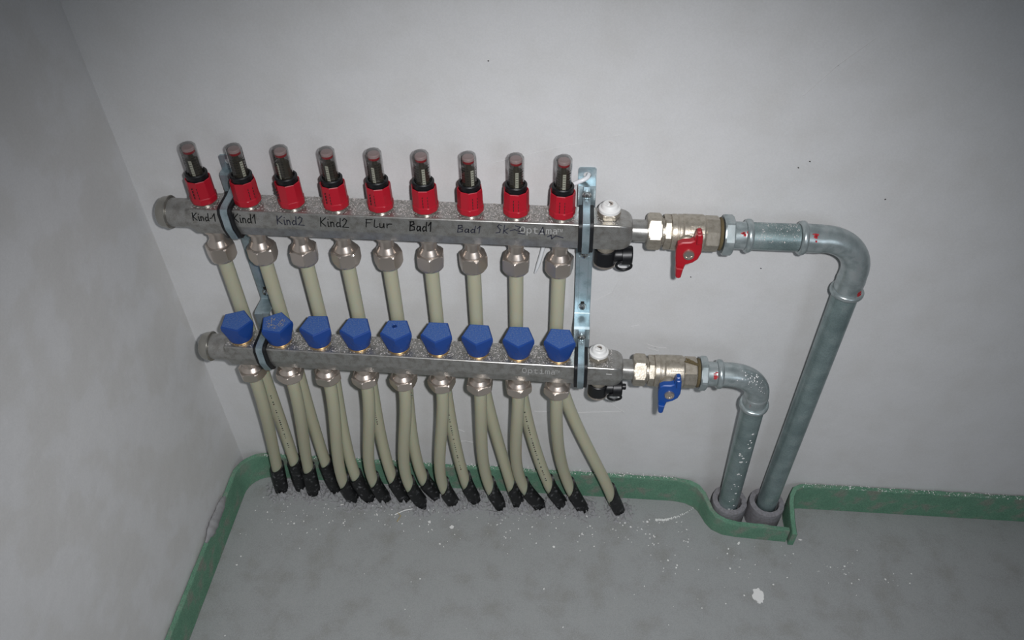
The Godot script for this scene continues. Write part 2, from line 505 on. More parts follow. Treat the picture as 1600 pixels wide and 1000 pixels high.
func letters(word: String) -> Array:      # handwriting: polylines in a box 1 high, with the advance of each letter
	var L := {
		"K": [[[Vector2(0.1, 1.0), Vector2(0.05, 0.0)], [Vector2(0.55, 1.0), Vector2(0.1, 0.5), Vector2(0.5, 0.05)]], 0.62],
		"i": [[[Vector2(0.1, 0.55), Vector2(0.12, 0.0), Vector2(0.2, 0.05)], [Vector2(0.12, 0.8), Vector2(0.16, 0.86)]], 0.30],
		"n": [[[Vector2(0.05, 0.55), Vector2(0.05, 0.0)], [Vector2(0.05, 0.4), Vector2(0.2, 0.55), Vector2(0.32, 0.45), Vector2(0.33, 0.0)]], 0.48],
		"d": [[[Vector2(0.4, 0.45), Vector2(0.2, 0.52), Vector2(0.05, 0.25), Vector2(0.15, 0.0), Vector2(0.4, 0.15)], [Vector2(0.46, 1.0), Vector2(0.40, 0.3), Vector2(0.46, 0.0)]], 0.62],
		"1": [[[Vector2(0.0, 0.6), Vector2(0.25, 1.0), Vector2(0.22, 0.0)]], 0.45],
		"2": [[[Vector2(0.02, 0.75), Vector2(0.2, 1.0), Vector2(0.4, 0.8), Vector2(0.3, 0.45), Vector2(0.0, 0.02), Vector2(0.55, 0.0)]], 0.62],
		"-": [[[Vector2(0.0, 0.35), Vector2(0.25, 0.45)]], 0.32],
		"F": [[[Vector2(0.1, 1.0), Vector2(0.06, 0.0)], [Vector2(0.05, 0.98), Vector2(0.55, 1.02)], [Vector2(0.05, 0.55), Vector2(0.4, 0.58)]], 0.65],
		"l": [[[Vector2(0.08, 1.0), Vector2(0.04, 0.1), Vector2(0.2, 0.0), Vector2(0.35, 0.15)]], 0.42],
		"u": [[[Vector2(0.05, 0.55), Vector2(0.06, 0.05), Vector2(0.2, 0.0), Vector2(0.36, 0.2), Vector2(0.36, 0.55), Vector2(0.38, 0.0)]], 0.55],
		"r": [[[Vector2(0.05, 0.55), Vector2(0.06, 0.0)], [Vector2(0.06, 0.3), Vector2(0.2, 0.52), Vector2(0.42, 0.52)]], 0.45],
		"B": [[[Vector2(0.1, 1.0), Vector2(0.05, 0.0)], [Vector2(0.05, 0.95), Vector2(0.4, 1.0), Vector2(0.45, 0.75), Vector2(0.1, 0.55), Vector2(0.48, 0.45), Vector2(0.5, 0.12), Vector2(0.05, 0.0)]], 0.68],
		"a": [[[Vector2(0.38, 0.5), Vector2(0.15, 0.52), Vector2(0.04, 0.22), Vector2(0.15, 0.0), Vector2(0.36, 0.2), Vector2(0.38, 0.5), Vector2(0.40, 0.0), Vector2(0.46, 0.04)]], 0.55],
		"S": [[[Vector2(0.42, 0.9), Vector2(0.2, 1.0), Vector2(0.08, 0.78), Vector2(0.36, 0.42), Vector2(0.32, 0.1), Vector2(0.0, 0.02)]], 0.6],
		"k": [[[Vector2(0.08, 1.0), Vector2(0.04, 0.0)], [Vector2(0.42, 0.6), Vector2(0.08, 0.3), Vector2(0.40, 0.0)]], 0.5],
		" ": [[], 0.3],
		"~": [[[Vector2(0.1, 0.35), Vector2(0.5, 0.5), Vector2(0.9, 0.3), Vector2(1.2, 0.45)], [Vector2(0.5, 0.95), Vector2(0.95, 0.8), Vector2(0.75, 0.55)], [Vector2(0.8, 0.1), Vector2(1.4, 0.0)]], 1.5],
		"^": [[[Vector2(0.0, 0.1), Vector2(0.25, 1.0), Vector2(0.5, 0.1)], [Vector2(0.1, 0.45), Vector2(0.42, 0.45)], [Vector2(0.8, -0.1), Vector2(1.1, 0.1), Vector2(1.2, -0.35), Vector2(1.5, 0.05), Vector2(2.2, -0.15)]], 2.2]}
	var out := []
	var x := 0.0
	for ch in word:
		for line in L[ch][0]:
			var q := []
			for v in line: q.append(Vector2(v.x + x, v.y))
			out.append(q)
		x += L[ch][1]
	return [out, x]
func write(word: String, x0: float, x1: float, y0: float, hgt: float, z: float, m: Material, parent: Node3D, wide := 0.00115) -> void:
	var r := letters(word)
	var b := B.new()
	var k: float = (x1 - x0) / r[1]
	for line in r[0]:
		var q := []
		for v in line: q.append(Vector2(x0 + v.x * k + v.y * 0.0012, y0 + v.y * hgt))
		var t := B.new()
		stroke(t, q, wide, 0.00025)
		for i in t.p.size(): b.p.append(t.p[i] + Vector3(0, 0, z))
	put("handwriting", b.commit(0), m, parent, "handwritten " + word if not ("~" in word or "^" in word) else "scribbled felt pen letters")
func engrave(text: String, at: Vector3, hgt: float, parent: Node3D) -> void:
	var t := TextMesh.new()
	var f := SystemFont.new(); f.font_names = PackedStringArray(["Droid Sans Mono"])
	t.font = f; t.text = text; t.font_size = 32; t.pixel_size = hgt / 24.0; t.depth = 0.0004
	t.horizontal_alignment = HORIZONTAL_ALIGNMENT_LEFT
	t.vertical_alignment = VERTICAL_ALIGNMENT_BOTTOM
	var o := put("engraved_lettering", t, M.engraved, parent, "engraved lettering reading " + text)
	o.position = at
func build_bar(upper: bool, label: String, at: Vector3, xs: float, x_cyl: float, x_cap: float, x_end: float, x_neck: float, neck_r: float) -> Node3D:
	var t := thing("manifold_bar", label, "manifold", at)
	var b := B.new()
	var rows := []
	rows.append(bar_ring(x_cap - 0.001, 0.0165, 1.0))
	rows.append(bar_ring(x_cyl - 0.001, 0.0165, 1.0))
	rows.append(bar_ring(x_cyl + 0.002, 0.0166, 0.75))
	rows.append(bar_ring(xs, 0.0170, 0.0))
	rows.append(bar_ring(x_end, 0.0170, 0.0))
	for i in range(1, 7):
		var w := PI * 0.5 * i / 6.0
		rows.append(bar_ring(x_end + sin(w) * (x_neck - x_end), neck_r, 1.0 - cos(w)))
	rows.append(bar_ring(x_neck + 0.016, neck_r, 1.0))
	b.rings(rows)
	put("body", b.commit(32), M.steel, t)
	var c := B.new()
	var X := along_x()
	c.lathe([[0.010, x_cap - 0.0105], [0.0135, x_cap - 0.0098], [0.0165, x_cap - 0.0075], [0.0180, x_cap - 0.004], [0.0182, x_cap], [0.0182, x_cap + 0.001]], 40, X)
	c.lathe([[0.0182, x_cap + 0.001], [0.0191, x_cap + 0.0014], [0.0194, x_cap + 0.0024], [0.0190, x_cap + 0.0034], [0.0172, x_cap + 0.0038], [0.0166, x_cap + 0.0042]], 40, X)
	put("end_cap", c.commit(40), M.steel_plain, t)
	var du := B.new()
	for k in 3000:
		flake(du, Vector3(rng.randf_range(xs, x_end), 0.01752, rng.randf_range(-0.0165, 0.0145)), rng.randf_range(0.0003, 0.0010), 0.0001)
	var dust := put("dust", du.commit(0), M.dust, t, "pale building dust on the flat top")
	dust.set_meta("kind", "stuff")
	# the short threaded sockets on top and below, nine of each
	var top := B.new()
	top.lathe([[0.0135, 0.0174], [0.0135, 0.0192], [0.0128, 0.0198]], 32)
	var top_mesh := top.commit(30)
	var low := B.new()
	low.lathe([[0.0118, -0.0225], [0.0120, -0.0215], [0.0120, -0.0190]], 32)
	var low_mesh := low.commit(30)
	for i in 9:
		put("top_socket", top_mesh, M.steel_plain if upper else M.brass, t).position.x = i * 0.05
		put("bottom_socket", low_mesh, M.nickel, t).position.x = i * 0.05
	return t
func build_bars() -> void:
	var u := build_bar(true, "upper stainless steel manifold bar with handwritten room names", Vector3(0, YU, ZU), -0.013, -0.021, -0.0475, 0.462, 0.478, 0.0125)
	var z := 0.01725
	write("Kind-1", -0.012, 0.016, 0.0025, 0.0105, z, M.ink, u)
	write("Kind1", 0.035, 0.062, 0.002, 0.0120, z, M.ink, u)
	write("Kind2", 0.084, 0.116, 0.002, 0.0115, z, M.ink_faded, u)
	write("Kind2", 0.133, 0.166, 0.0015, 0.0120, z, M.ink, u)
	write("Flur", 0.184, 0.214, 0.003, 0.0105, z, M.ink, u)
	write("Bad1", 0.233, 0.259, 0.0005, 0.0125, z, M.ink, u, 0.0014)
	write("Bad1", 0.286, 0.313, 0.001, 0.0095, z, M.ink_faded, u)
	write("Sk~", 0.329, 0.362, 0.002, 0.0115, z, M.ink_faded, u)
	write("^", 0.376, 0.403, 0.001, 0.0115, z, M.ink_faded, u)
	engrave("Optima", Vector3(0.355, 0.0005, z), 0.0088, u)
	engrave("TM", Vector3(0.3955, 0.0052, z), 0.0042, u)
	var l := build_bar(false, "lower stainless steel manifold bar carrying the blue caps", Vector3(DX, YL + SL * DX, ZL), -0.017, -0.0215, -0.0455, 0.466, 0.4795, 0.0132)
	l.rotation.z = SL
	engrave("Optima", Vector3(0.355, -0.001, z), 0.0088, l)
	engrave("TM", Vector3(0.3955, 0.0042, z), 0.0042, l)
	var dot := B.new()
	dot.box(Vector3(0.462, 0.008, 0.0173), Vector3(0.007, 0.0012, 0.0006), 0.0002)
	put("embossed_dash", dot.commit(0), M.engraved, l)

func low_y(x: float) -> float: return YL + SL * x

# ---------------------------------------------------------------- brackets
func ribbon(b: B, pts: Array, width: float, th: float) -> void:   # pts are (y, z); a bent strip of metal across x
	var n := pts.size()
	var lo := []; var hi := []
	for k in n:
		var t1: Vector2 = (pts[k] - pts[max(k - 1, 0)]).normalized()
		var t2: Vector2 = (pts[min(k + 1, n - 1)] - pts[k]).normalized()
		if k == 0: t1 = t2
		if k == n - 1: t2 = t1
		var t := (t1 + t2).normalized()
		var nn: Vector2 = Vector2(t.y, -t.x) * th * 0.5 / max(0.5, t.dot(t1))
		lo.append(pts[k] - nn); hi.append(pts[k] + nn)
	var rows := []
	var w := width * 0.5; var e: float = min(th * 0.3, 0.0005)
	for k in n:
		var a: Vector2 = lo[k]; var c: Vector2 = hi[k]
		var a1 := a.lerp(c, 0.3); var c1 := c.lerp(a, 0.3)
		rows.append(PackedVector3Array([Vector3(-w + e, a.x, a.y), Vector3(w - e, a.x, a.y), Vector3(w, a1.x, a1.y), Vector3(w, c1.x, c1.y), Vector3(w - e, c.x, c.y), Vector3(-w + e, c.x, c.y), Vector3(-w, c1.x, c1.y), Vector3(-w, a1.x, a1.y)]))
	b.rings(rows)
func plate_with_hole(b: B, c: Vector3, w: float, h: float, th: float, r: float) -> void:
	var outer := PackedVector2Array(); var inner := PackedVector2Array()
	for i in 48:
		var a := TAU * (i + 0.5) / 48
		var d := Vector2(cos(a), sin(a))
		inner.append(d * r)
		# rounded rectangle
		var q: Vector2 = d * min(w * 0.5 / max(abs(d.x), 1e-5), h * 0.5 / max(abs(d.y), 1e-5))
		var cr := 0.003
		var cx := w * 0.5 - cr; var cy := h * 0.5 - cr
		if abs(q.x) > cx and abs(q.y) > cy and q.y > 0:
			var cc := Vector2(sign(q.x) * cx, cy)
			q = cc + (q - cc).normalized() * cr
		outer.append(q)
	var rows := []
	for s in [[inner, 0.0], [outer, 0.0], [outer, th], [inner, th], [inner, 0.0]]:
		var r3 := PackedVector3Array()
		for q in s[0]: r3.append(c + Vector3(q.x, q.y, s[1]))
		rows.append(r3)
	b.rings(rows, true, false)
func screw(parent: Node3D, at: Vector3, head_r: float, called := "screw") -> void:
	var b := B.new()
	b.lathe([[head_r * 1.35, 0.0], [head_r * 1.35, 0.0008], [head_r, 0.0010], [head_r, 0.0022], [head_r * 0.8, 0.0036], [head_r * 0.35, 0.0042]], 20, along_z(at))
	var s := put(called, b.commit(40), M.bolt, parent)
	var d := B.new()
	d.box(at + Vector3(0, 0, 0.0041), Vector3(head_r * 1.1, head_r * 0.25, 0.0006))
	d.box(at + Vector3(0, 0, 0.0041), Vector3(head_r * 0.25, head_r * 1.1, 0.0006))
	put("drive_slot", d.commit(0), M.print, s)
func clamp_ring(parent: Node3D, x: float, yc: float, zc: float, zr: float) -> void:
	# a rubber lined steel band over the bar, its two feet screwed to the rail at zr
	var o := Node3D.new(); o.name = "clamp"; parent.add_child(o, true); o.position = Vector3(x, yc, 0)
	var g := 0.0
	var path := [Vector2(0.0300, zr), Vector2(0.0260, zr + 0.0015), Vector2(0.0215, zc - 0.012), Vector2(0.0198, zc - 0.004), Vector2(0.0197, zc + 0.0140), Vector2(0.0186, zc + 0.0182), Vector2(0.0150, zc + 0.0200), Vector2(-0.0015, zc + 0.0198), Vector2(-0.0048, zc + 0.0194), Vector2(-0.0195, zc + 0.0146), Vector2(-0.0222, zc + 0.0112), Vector2(-0.0228, zc + 0.004), Vector2(-0.0235, zc - 0.010), Vector2(-0.0270, zr + 0.0020), Vector2(-0.0320, zr)]
	var b := B.new()
	ribbon(b, path.slice(2, 13), 0.0165, 0.0040)
	put("rubber_liner", b.commit(50), M.rubber, o)
	var s := B.new()
	var steel := []
	for k in range(0, path.size()):
		var q: Vector2 = path[k]
		var c := Vector2(0, zc)
		if k > 1 and k < 13: q += (q - c).normalized() * 0.0028
		steel.append(q)
	ribbon(s, [Vector2(0.0400, zr + 0.001), Vector2(0.0320, zr + 0.001)] + steel.slice(1, 14) + [Vector2(-0.0360, zr + 0.001), Vector2(-0.0520, zr + 0.001)], 0.0082, 0.0016)
	put("band", s.commit(40), M.bracket, o)
	screw(o, Vector3(0, 0.0300, zr + 0.0022), 0.0038)
	screw(o, Vector3(0, -0.0540, zr + 0.0022), 0.0034)
func build_brackets() -> void:
	for k in 2:
		var x: float = [0.0225, 0.4262][k]
		var t := thing("wall_bracket", ["zinc plated bracket rail between the first two flow meters", "zinc plated bracket rail next to the white air vents"][k], "bracket", Vector3(x, 0.60, 0), "bracket rails carrying the two bars")
		t.rotation.z = 0.027
		var y0 := -0.60
		var b := B.new()
		var th := 0.0024
		plate_with_hole(b, Vector3(0, 0.6025 + y0, 0.0002), 0.020, 0.018, th, 0.0043)
		ribbon(b, [Vector2(0.5940 + y0, 0.0014), Vector2(0.5932 + y0, 0.0022), Vector2(0.5930 + y0, 0.0105), Vector2(0.5915 + y0, 0.0122), Vector2(0.4065 + y0, 0.0122), Vector2(0.4050 + y0, 0.0140), Vector2(0.4058 + y0, 0.0385), Vector2(0.4043 + y0, 0.0405), Vector2(0.318 + y0, 0.0405)], 0.020, th)
		put("rail", b.commit(25), M.bracket, t)
		var off: float = [0.0055, 0.0][k]
		clamp_ring(t, off, YU + y0, ZU, 0.0135)
		clamp_ring(t, off, low_y(x) + y0 + 0.0005, ZL, 0.0418)
		var slot := B.new()
		slot.prism(PackedVector2Array([Vector2(-0.0022, -0.007), Vector2(0.0022, -0.007), Vector2(0.0022, 0.007), Vector2(-0.0022, 0.007)]), 0.0006, 0.0002, Transform3D(Basis.IDENTITY, Vector3(0, 0.419 + y0, 0.0133)))
		put("slot", slot.commit(0), M.print, t)
		screw(t, Vector3(0, 0.418 + y0, 0.0138), 0.0035)
		for s in [-1, 1]:      # pressed beads along the rail
			var bead := B.new()
			bead.box(Vector3(s * 0.0055, 0.455 + y0, 0.0134), Vector3(0.0008, 0.085, 0.0006), 0.0002)
			put("pressed_bead", bead.commit(0), M.bracket, t)

# ---------------------------------------------------------------- flow meters
func build_meters() -> void:
	var base := Vector3(0, YU + 0.0198, ZU)
	var t := thing("flow_meter", "clear flow meter with a red collar above " + NAMED[0], "flow meter", base, "flow meters on the upper bar")
	var c := B.new()
	c.poly([[0.0136, 0.0002, 0.0140], [0.0142, 0.0012, 0.0147], [0.0143, 0.0072, 0.0149], [0.0140, 0.0080, 0.0144], [0.0136, 0.0088, 0.0142], [0.0132, 0.0260, 0.0142], [0.0129, 0.0288, 0.0141], [0.0124, 0.0294, 0.0134], [0.0118, 0.0288, 0.0122], [0.0116, 0.0200, 0.0118]], 9, 72)
	var collar := put("collar", c.commit(28), M.red, t)
	var marks := B.new()
	for a in [1.42, 1.80, 4.2]:
		for k in 4:
			var y := 0.0105 + k * 0.0038
			var d := Vector3(cos(a), 0, sin(a))
			marks.box(d * 0.01395 + Vector3(0, y, 0), Vector3(0.0006, 0.0026 if k < 3 else 0.0016, 0.0012), 0, Basis(Vector3(0, 1, 0), PI * 0.5 - a))
	put("slot_row", marks.commit(0), M.print, collar, "dark dashed slots")
	var r := B.new()
	r.lathe([[0.0116, 0.0210], [0.0117, 0.0330], [0.0121, 0.0336], [0.0121, 0.0352], [0.0114, 0.0360], [0.0098, 0.0360], [0.0096, 0.0330], [0.0088, 0.0325]], 40)
	put("locking_ring", r.commit(30), M.black, t, "black locking ring")
	var g := B.new()
	g.poly([[0.0083, 0.0326, 0.0089], [0.0083, 0.0662, 0.0089], [0.0080, 0.0684, 0.0085], [0.0070, 0.0697, 0.0074], [0.0048, 0.0702, 0.005]], 10, 60)
	put("sight_glass", g.commit(22), M.glass, t, "clear faceted sight glass")
	var core := B.new()
	core.lathe([[0.0066, 0.0328], [0.0066, 0.0520], [0.0034, 0.0530], [0.0026, 0.0570], [0.0026, 0.0602]], 24)
	put("inner_sleeve", core.commit(30), M.core, t)
	var ind := B.new()
	ind.lathe([[0.0056, 0.0602], [0.0062, 0.0608], [0.0062, 0.0624], [0.0056, 0.0630]], 24)
	put("indicator_disc", ind.commit(35), M.red, t, "red indicator disc")
	var plug := B.new()
	plug.lathe([[0.0060, 0.0631], [0.0066, 0.0636], [0.0066, 0.0658], [0.0058, 0.0668], [0.0030, 0.0670]], 24)
	put("plug", plug.commit(35), M.plug, t, "pale pinkish plug under the top of the glass")
	var sc := B.new()
	sc.box(Vector3(0.0008, 0.0430, 0.0068), Vector3(0.0034, 0.0200, 0.0008), 0.0002)
	var strip := put("scale_strip", sc.commit(0), M.scale, t, "pale scale strip")
	var tk := B.new()
	for k in 7:
		tk.box(Vector3(0.0008, 0.0345 + k * 0.0028, 0.0073), Vector3(0.0026, 0.0005, 0.0002))
	put("scale_tick", tk.commit(0), M.print, strip)
	var nb := B.new()
	for a in [0.55, 0.95, 2.15, 2.55, 2.9]:
		for k in 8:
			var d := Vector3(cos(a), 0, sin(a))
			nb.box(d * 0.00815 + Vector3(0, 0.0350 + k * 0.0031, 0), Vector3(0.0022, 0.0009 if k % 2 else 0.0016, 0.0002), 0, Basis(Vector3(0, 1, 0), PI * 0.5 - a))
	put("printed_numbers", nb.commit(0), M.print, t)
	for i in range(1, 9):
		var o := copy(t, "flow_meter", "clear flow meter with a red collar above " + NAMED[i], base + Vector3(i * 0.05, 0, 0))
		o.rotation.y = [0.0, 0.9, -0.75, -0.2, -0.3, 0.25, 0.55, 0.1, 0.05][i]

# ---------------------------------------------------------------- blue caps
func build_caps() -> void:
	var t := thing("valve_cap", "", "cap", Vector3.ZERO, "blue caps on the lower bar")
	var b := B.new()
	b.poly([[0.0160, 0.0002, 0.0140], [0.0162, 0.0014, 0.0148], [0.0163, 0.0090, 0.0166], [0.0164, 0.0165, 0.0188], [0.0164, 0.0215, 0.0203], [0.0163, 0.0265, 0.0203], [0.0155, 0.0278, 0.0192]], 5, 80)
	put("cap", b.commit(12), M.blue, t)
	var dt := B.new()
	dt.poly([[0.0148, 0.0277, 0.0183], [0.0146, 0.0282, 0.0181]], 5, 80)
	put("dusty_face", dt.commit(12), M.blue_dusty, t, "dusty flat top of the cap")
	var r := B.new()
	r.lathe([[0.0128, -0.0006], [0.0139, -0.0004], [0.0139, 0.0008], [0.0130, 0.0012]], 36)
	put("sealing_ring", r.commit(30), M.brass, t, "brass ring under the cap")
	var turns := [1.36, 0.22, 1.02, 1.00, 1.02, 0.96, 0.93, 0.98, 0.94]
	for i in 9:
		var x := i * 0.05 + DX
		var o: Node3D = t if i == 0 else copy(t, "valve_cap", "", Vector3.ZERO)
		o.position = Vector3(x, low_y(x) + 0.0205, ZL)
		o.rotation = Vector3(0, turns[i], SL)
		var what: String = ["dusty blue pentagonal cap beside the rounded end of the lower bar", "blue pentagonal cap with a smeared dusty top right of the clamp", "", "", "blue pentagonal cap with a pitted top, in the middle of the lower bar", "", "", "", "blue pentagonal cap beside the second clamp of the lower bar"][i]
		if what == "": what = "blue pentagonal cap, %s from the rounded end of the lower bar" % ORD[i]
		o.set_meta("label", what)
		if i == 1 or i == 4:
			var d := B.new()
			if i == 1:
				for k in 90:
					var a := rng.randf() * 5.2 - 0.6; var rr := rng.randf_range(0.005, 0.0115)
					d.box(Vector3(cos(a) * rr, 0.0283, sin(a) * rr), Vector3(rng.randf_range(0.0003, 0.001), 0.0002, rng.randf_range(0.0003, 0.001)), 0, Basis(Vector3.UP, a))
				var s := put("dust", d.commit(0), M.straw, o, "pale dust on the cap"); s.set_meta("kind", "stuff")
			else:
				d.lathe([[0.0012, 0.0283], [0.0026, 0.0283], [0.0030, 0.0288], [0.0034, 0.0283]], 20, Transform3D(Basis.IDENTITY, Vector3(0.002, 0, -0.0045)))
				put("pit", d.commit(30), M.blue, o)

# ---------------------------------------------------------------- compression nuts
func build_nuts() -> void:
	var t := thing("compression_nut", "", "pipe nut", Vector3.ZERO, "nickel nuts under the upper bar")
	# local origin at the end of the socket, everything hangs below
	var n := B.new()
	n.lathe([[0.0088, 0.0], [0.0088, -0.0105], [0.0096, -0.0120], [0.0128, -0.0175], [0.0131, -0.0190]], 40)
	put("neck", n.commit(35), M.nickel, t)
	var h := B.new()
	h.poly([[0.0146, -0.0188, 0.0138], [0.0149, -0.0198, 0.0158], [0.0150, -0.0214, 0.0172], [0.0150, -0.0345, 0.0172], [0.0150, -0.0375, 0.0163], [0.0150, -0.0402, 0.0146], [0.0140, -0.0420, 0.0125], [0.0100, -0.0424, 0.0104]], 6, 72)
	put("nut", h.commit(9), M.nickel, t)
	for low in [false, true]:
		for i in 9:
			var x := i * 0.05 + (DX if low else 0.0)
			var o: Node3D = t if (i == 0 and not low) else copy(t, "compression_nut", "", Vector3.ZERO)
			o.position = Vector3(x, (low_y(x) if low else YU) - 0.0226, ZL if low else ZU)
			o.rotation.y = [0.2, 0.5, 0.75, 0.35, 0.1, 0.62, 0.9, 0.48, 0.3][(i + (4 if low else 0)) % 9]
			if low:
				o.set_meta("group", "nickel nuts under the lower bar")
				o.set_meta("label", "nickel compression nut under the lower bar, %s from its rounded end" % ORD[i])
				o.scale = Vector3(1.06, 0.66, 1.06)
			else:
				o.set_meta("label", "nickel compression nut under the upper bar below " + NAMED[i])

# ---------------------------------------------------------------- plastic tubes and their black sleeves
func tube_path(low: bool, i: int) -> Array:
	# mouths of the sleeves and where they meet the screed, read from the photograph
	var fm := [[-0.032, 0.050, 0.029], [0.019, 0.051, 0.029], [0.078, 0.049, 0.044], [0.125, 0.049, 0.039], [0.183, 0.049, 0.043], [0.236, 0.049, 0.041], [0.308, 0.049, 0.036], [0.362, 0.049, 0.033], [0.433, 0.050, 0.030]]
	var ff := [[-0.036, 0.031], [0.018, 0.031], [0.084, 0.040], [0.136, 0.036], [0.200, 0.043], [0.248, 0.036], [0.324, 0.036], [0.388, 0.032], [0.455, 0.032]]
	var rm := [[-0.003, 0.060, 0.0235], [0.048, 0.062, 0.0235], [0.099, 0.054, 0.040], [0.154, 0.054, 0.033], [0.204, 0.054, 0.034], [0.269, 0.053, 0.031], [0.340, 0.053, 0.030], [0.400, 0.053, 0.029], [0.496, 0.050, 0.037]]
	var rf := [[-0.005, 0.0235], [0.053, 0.0235], [0.111, 0.036], [0.167, 0.033], [0.222, 0.0245], [0.281, 0.027], [0.351, 0.029], [0.423, 0.027], [0.513, 0.032]]
	var x := i * 0.05 + (DX if low else 0.0)
	var a := Vector3(x, (low_y(x) - 0.0505) if low else YU - 0.0648, ZL if low else ZU)
	var m: Array = fm[i] if low else rm[i]
	var f: Array = ff[i] if low else rf[i]
	var mouth := Vector3(m[0], m[1], m[2]); var foot := Vector3(f[0], -0.004, f[1])
	var down := (foot - mouth).normalized()
	var len := a.distance_to(mouth)
	var top := Vector3(0, -1, 0) * len * (0.9 if low else 1.0)
	var end := (down * 0.75 + (mouth - a).normalized() * 0.35).normalized() * len * (0.8 if low else 0.55)
	var pts := hermite(a, top, mouth, end, 40)
	if not low:
		# straight down behind the lower bar first, then over to the sleeve
		var k := Vector3(x, 0.350, 0.0335)
		pts = hermite(a, (k - a), k, (k - a) * 0.9, 14)
		var l2 := k.distance_to(mouth)
		var rest := hermite(k, Vector3((mouth.x - x) * 0.35, -1.0 * l2, -0.0), mouth, ((mouth - k).normalized() * 0.6 + down * 0.5).normalized() * l2, 30)
		for q in range(1, rest.size()): pts.append(rest[q])
	var mi := pts.size() - 1
	var tail := hermite(mouth, end.normalized() * 0.05, foot, down * 0.05, 10)
	for q in range(1, tail.size()): pts.append(tail[q])
	return [pts, mi]
func gutter(path: PackedVector3Array, mouth_i: int, r0: float, r1: float, half: float, facing: Vector3, slant: float) -> ArrayMesh:
	# an open or closed black sleeve round the last stretch of a tube, its mouth cut at a slant
	var lens := PackedFloat32Array([0.0])
	for k in range(1, path.size()): lens.append(lens[k - 1] + path[k].distance_to(path[k - 1]))
	var total := lens[-1]; var s_m := lens[mouth_i]
	var at := func(s: float) -> Array:
		var k := 1
		while k < path.size() - 1 and lens[k] < s: k += 1
		var t: float = (s - lens[k - 1]) / max(lens[k] - lens[k - 1], 1e-6)
		return [path[k - 1].lerp(path[k], t), (path[k] - path[k - 1]).normalized()]
	var full := half > 3.1
	var n := 28
	var skin := func(r: float) -> Array:
		var rows := []
		for j in 13:
			var row := PackedVector3Array()
			for i in n + 1:
				var th := lerpf(-half, half, float(i) / n)
				var s0 := s_m + slant * (1.0 - cos(th + 0.9)) * 0.5 - 0.018
				var s := lerpf(s0, total, j / 12.0)
				var q: Array = at.call(s)
				var u: Vector3 = (facing - q[1] * facing.dot(q[1])).normalized()
				var v: Vector3 = q[1].cross(u)
				row.append(q[0] + (u * cos(th) + v * sin(th)) * r)
			rows.append(row)
		return rows
	var o: Array = skin.call(r1); var inn: Array = skin.call(r0)
	var b := B.new()
	var s := b.p.size()
	for j in 12:
		for i in n:
			b.quad(o[j][i], o[j][i + 1], o[j + 1][i + 1], o[j + 1][i])
			b.quad(inn[j][i], inn[j + 1][i], inn[j + 1][i + 1], inn[j][i + 1])
		if not full:
			b.quad(o[j][0], o[j + 1][0], inn[j + 1][0], inn[j][0])
			b.quad(o[j][n], inn[j][n], inn[j + 1][n], o[j + 1][n])
	for i in n:
		b.quad(inn[0][i], inn[0][i + 1], o[0][i + 1], o[0][i])
		b.quad(inn[12][i], o[12][i], o[12][i + 1], inn[12][i + 1])
	b.orient(s)
	return b.commit(40)
func build_tubes() -> void:
	for low in [true, false]:
		for i in 9:
			var r := tube_path(low, i)
			var pts: PackedVector3Array = r[0]
			var b := B.new()
			b.tube(pts, 0.0085, 22)
			var o := put("heating_tube", b.commit(50), M.tube)
			if low: tag(o, "pale yellow heating tube under the lower bar, %s from its rounded end" % ORD[i], "tube", "heating tubes from the lower bar")
			else: tag(o, "pale tube behind the lower bar, below " + NAMED[i], "tube", "heating tubes from the upper bar")
			if not low and i in [0, 3, 4, 5, 7]:
				# tiny print along the tube
				var d := B.new()
				var lo: int = {0: 24, 3: 18, 4: 16, 5: 22, 7: 22}[i]; var hi: int = {0: 40, 3: 30, 4: 24, 5: 40, 7: 42}[i]
				for k in range(lo, hi):
					for q in 2:
						var c := pts[k].lerp(pts[k + 1], q * 0.5)
						var tdir := (pts[k + 1] - pts[k]).normalized()
						var view := (Vector3(0.40, 1.08, 0.74) - c).normalized().rotated(tdir, 0.15 if i != 4 else -0.75)
						var nn := (view - tdir * view.dot(tdir)).normalized()
						if rng.randf() < 0.8:
							d.box(c + nn * 0.0085, Vector3(rng.randf_range(0.0008, 0.0022), rng.randf_range(0.0010, 0.0026), 0.0002), 0, Basis(tdir.cross(nn), tdir, nn))
				put("printed_marks", d.commit(0), M.print, o, "tiny dark print along the tube")
			var closed: bool = i < 2 or (i == 2 and not low)
			var g: ArrayMesh
			if closed: g = gutter(pts, r[1], 0.0089, 0.0112, PI, Vector3(0.9, 0, 0.45), 0.014)
			else: g = gutter(pts, r[1], 0.0089, 0.0114, 1.75, Vector3(0.97, 0, 0.22), 0.024 if i < 5 else 0.030)
			var s := put("tube_sleeve", g, M.sleeve)
			if low: tag(s, "black mortar-stained sleeve round the %s tube of the lower bar" % ORD[i], "sleeve", "black sleeves in the screed")
			else: tag(s, "black mortar-stained sleeve round the %s tube of the upper bar" % ORD[i], "sleeve", "black sleeves in the screed")

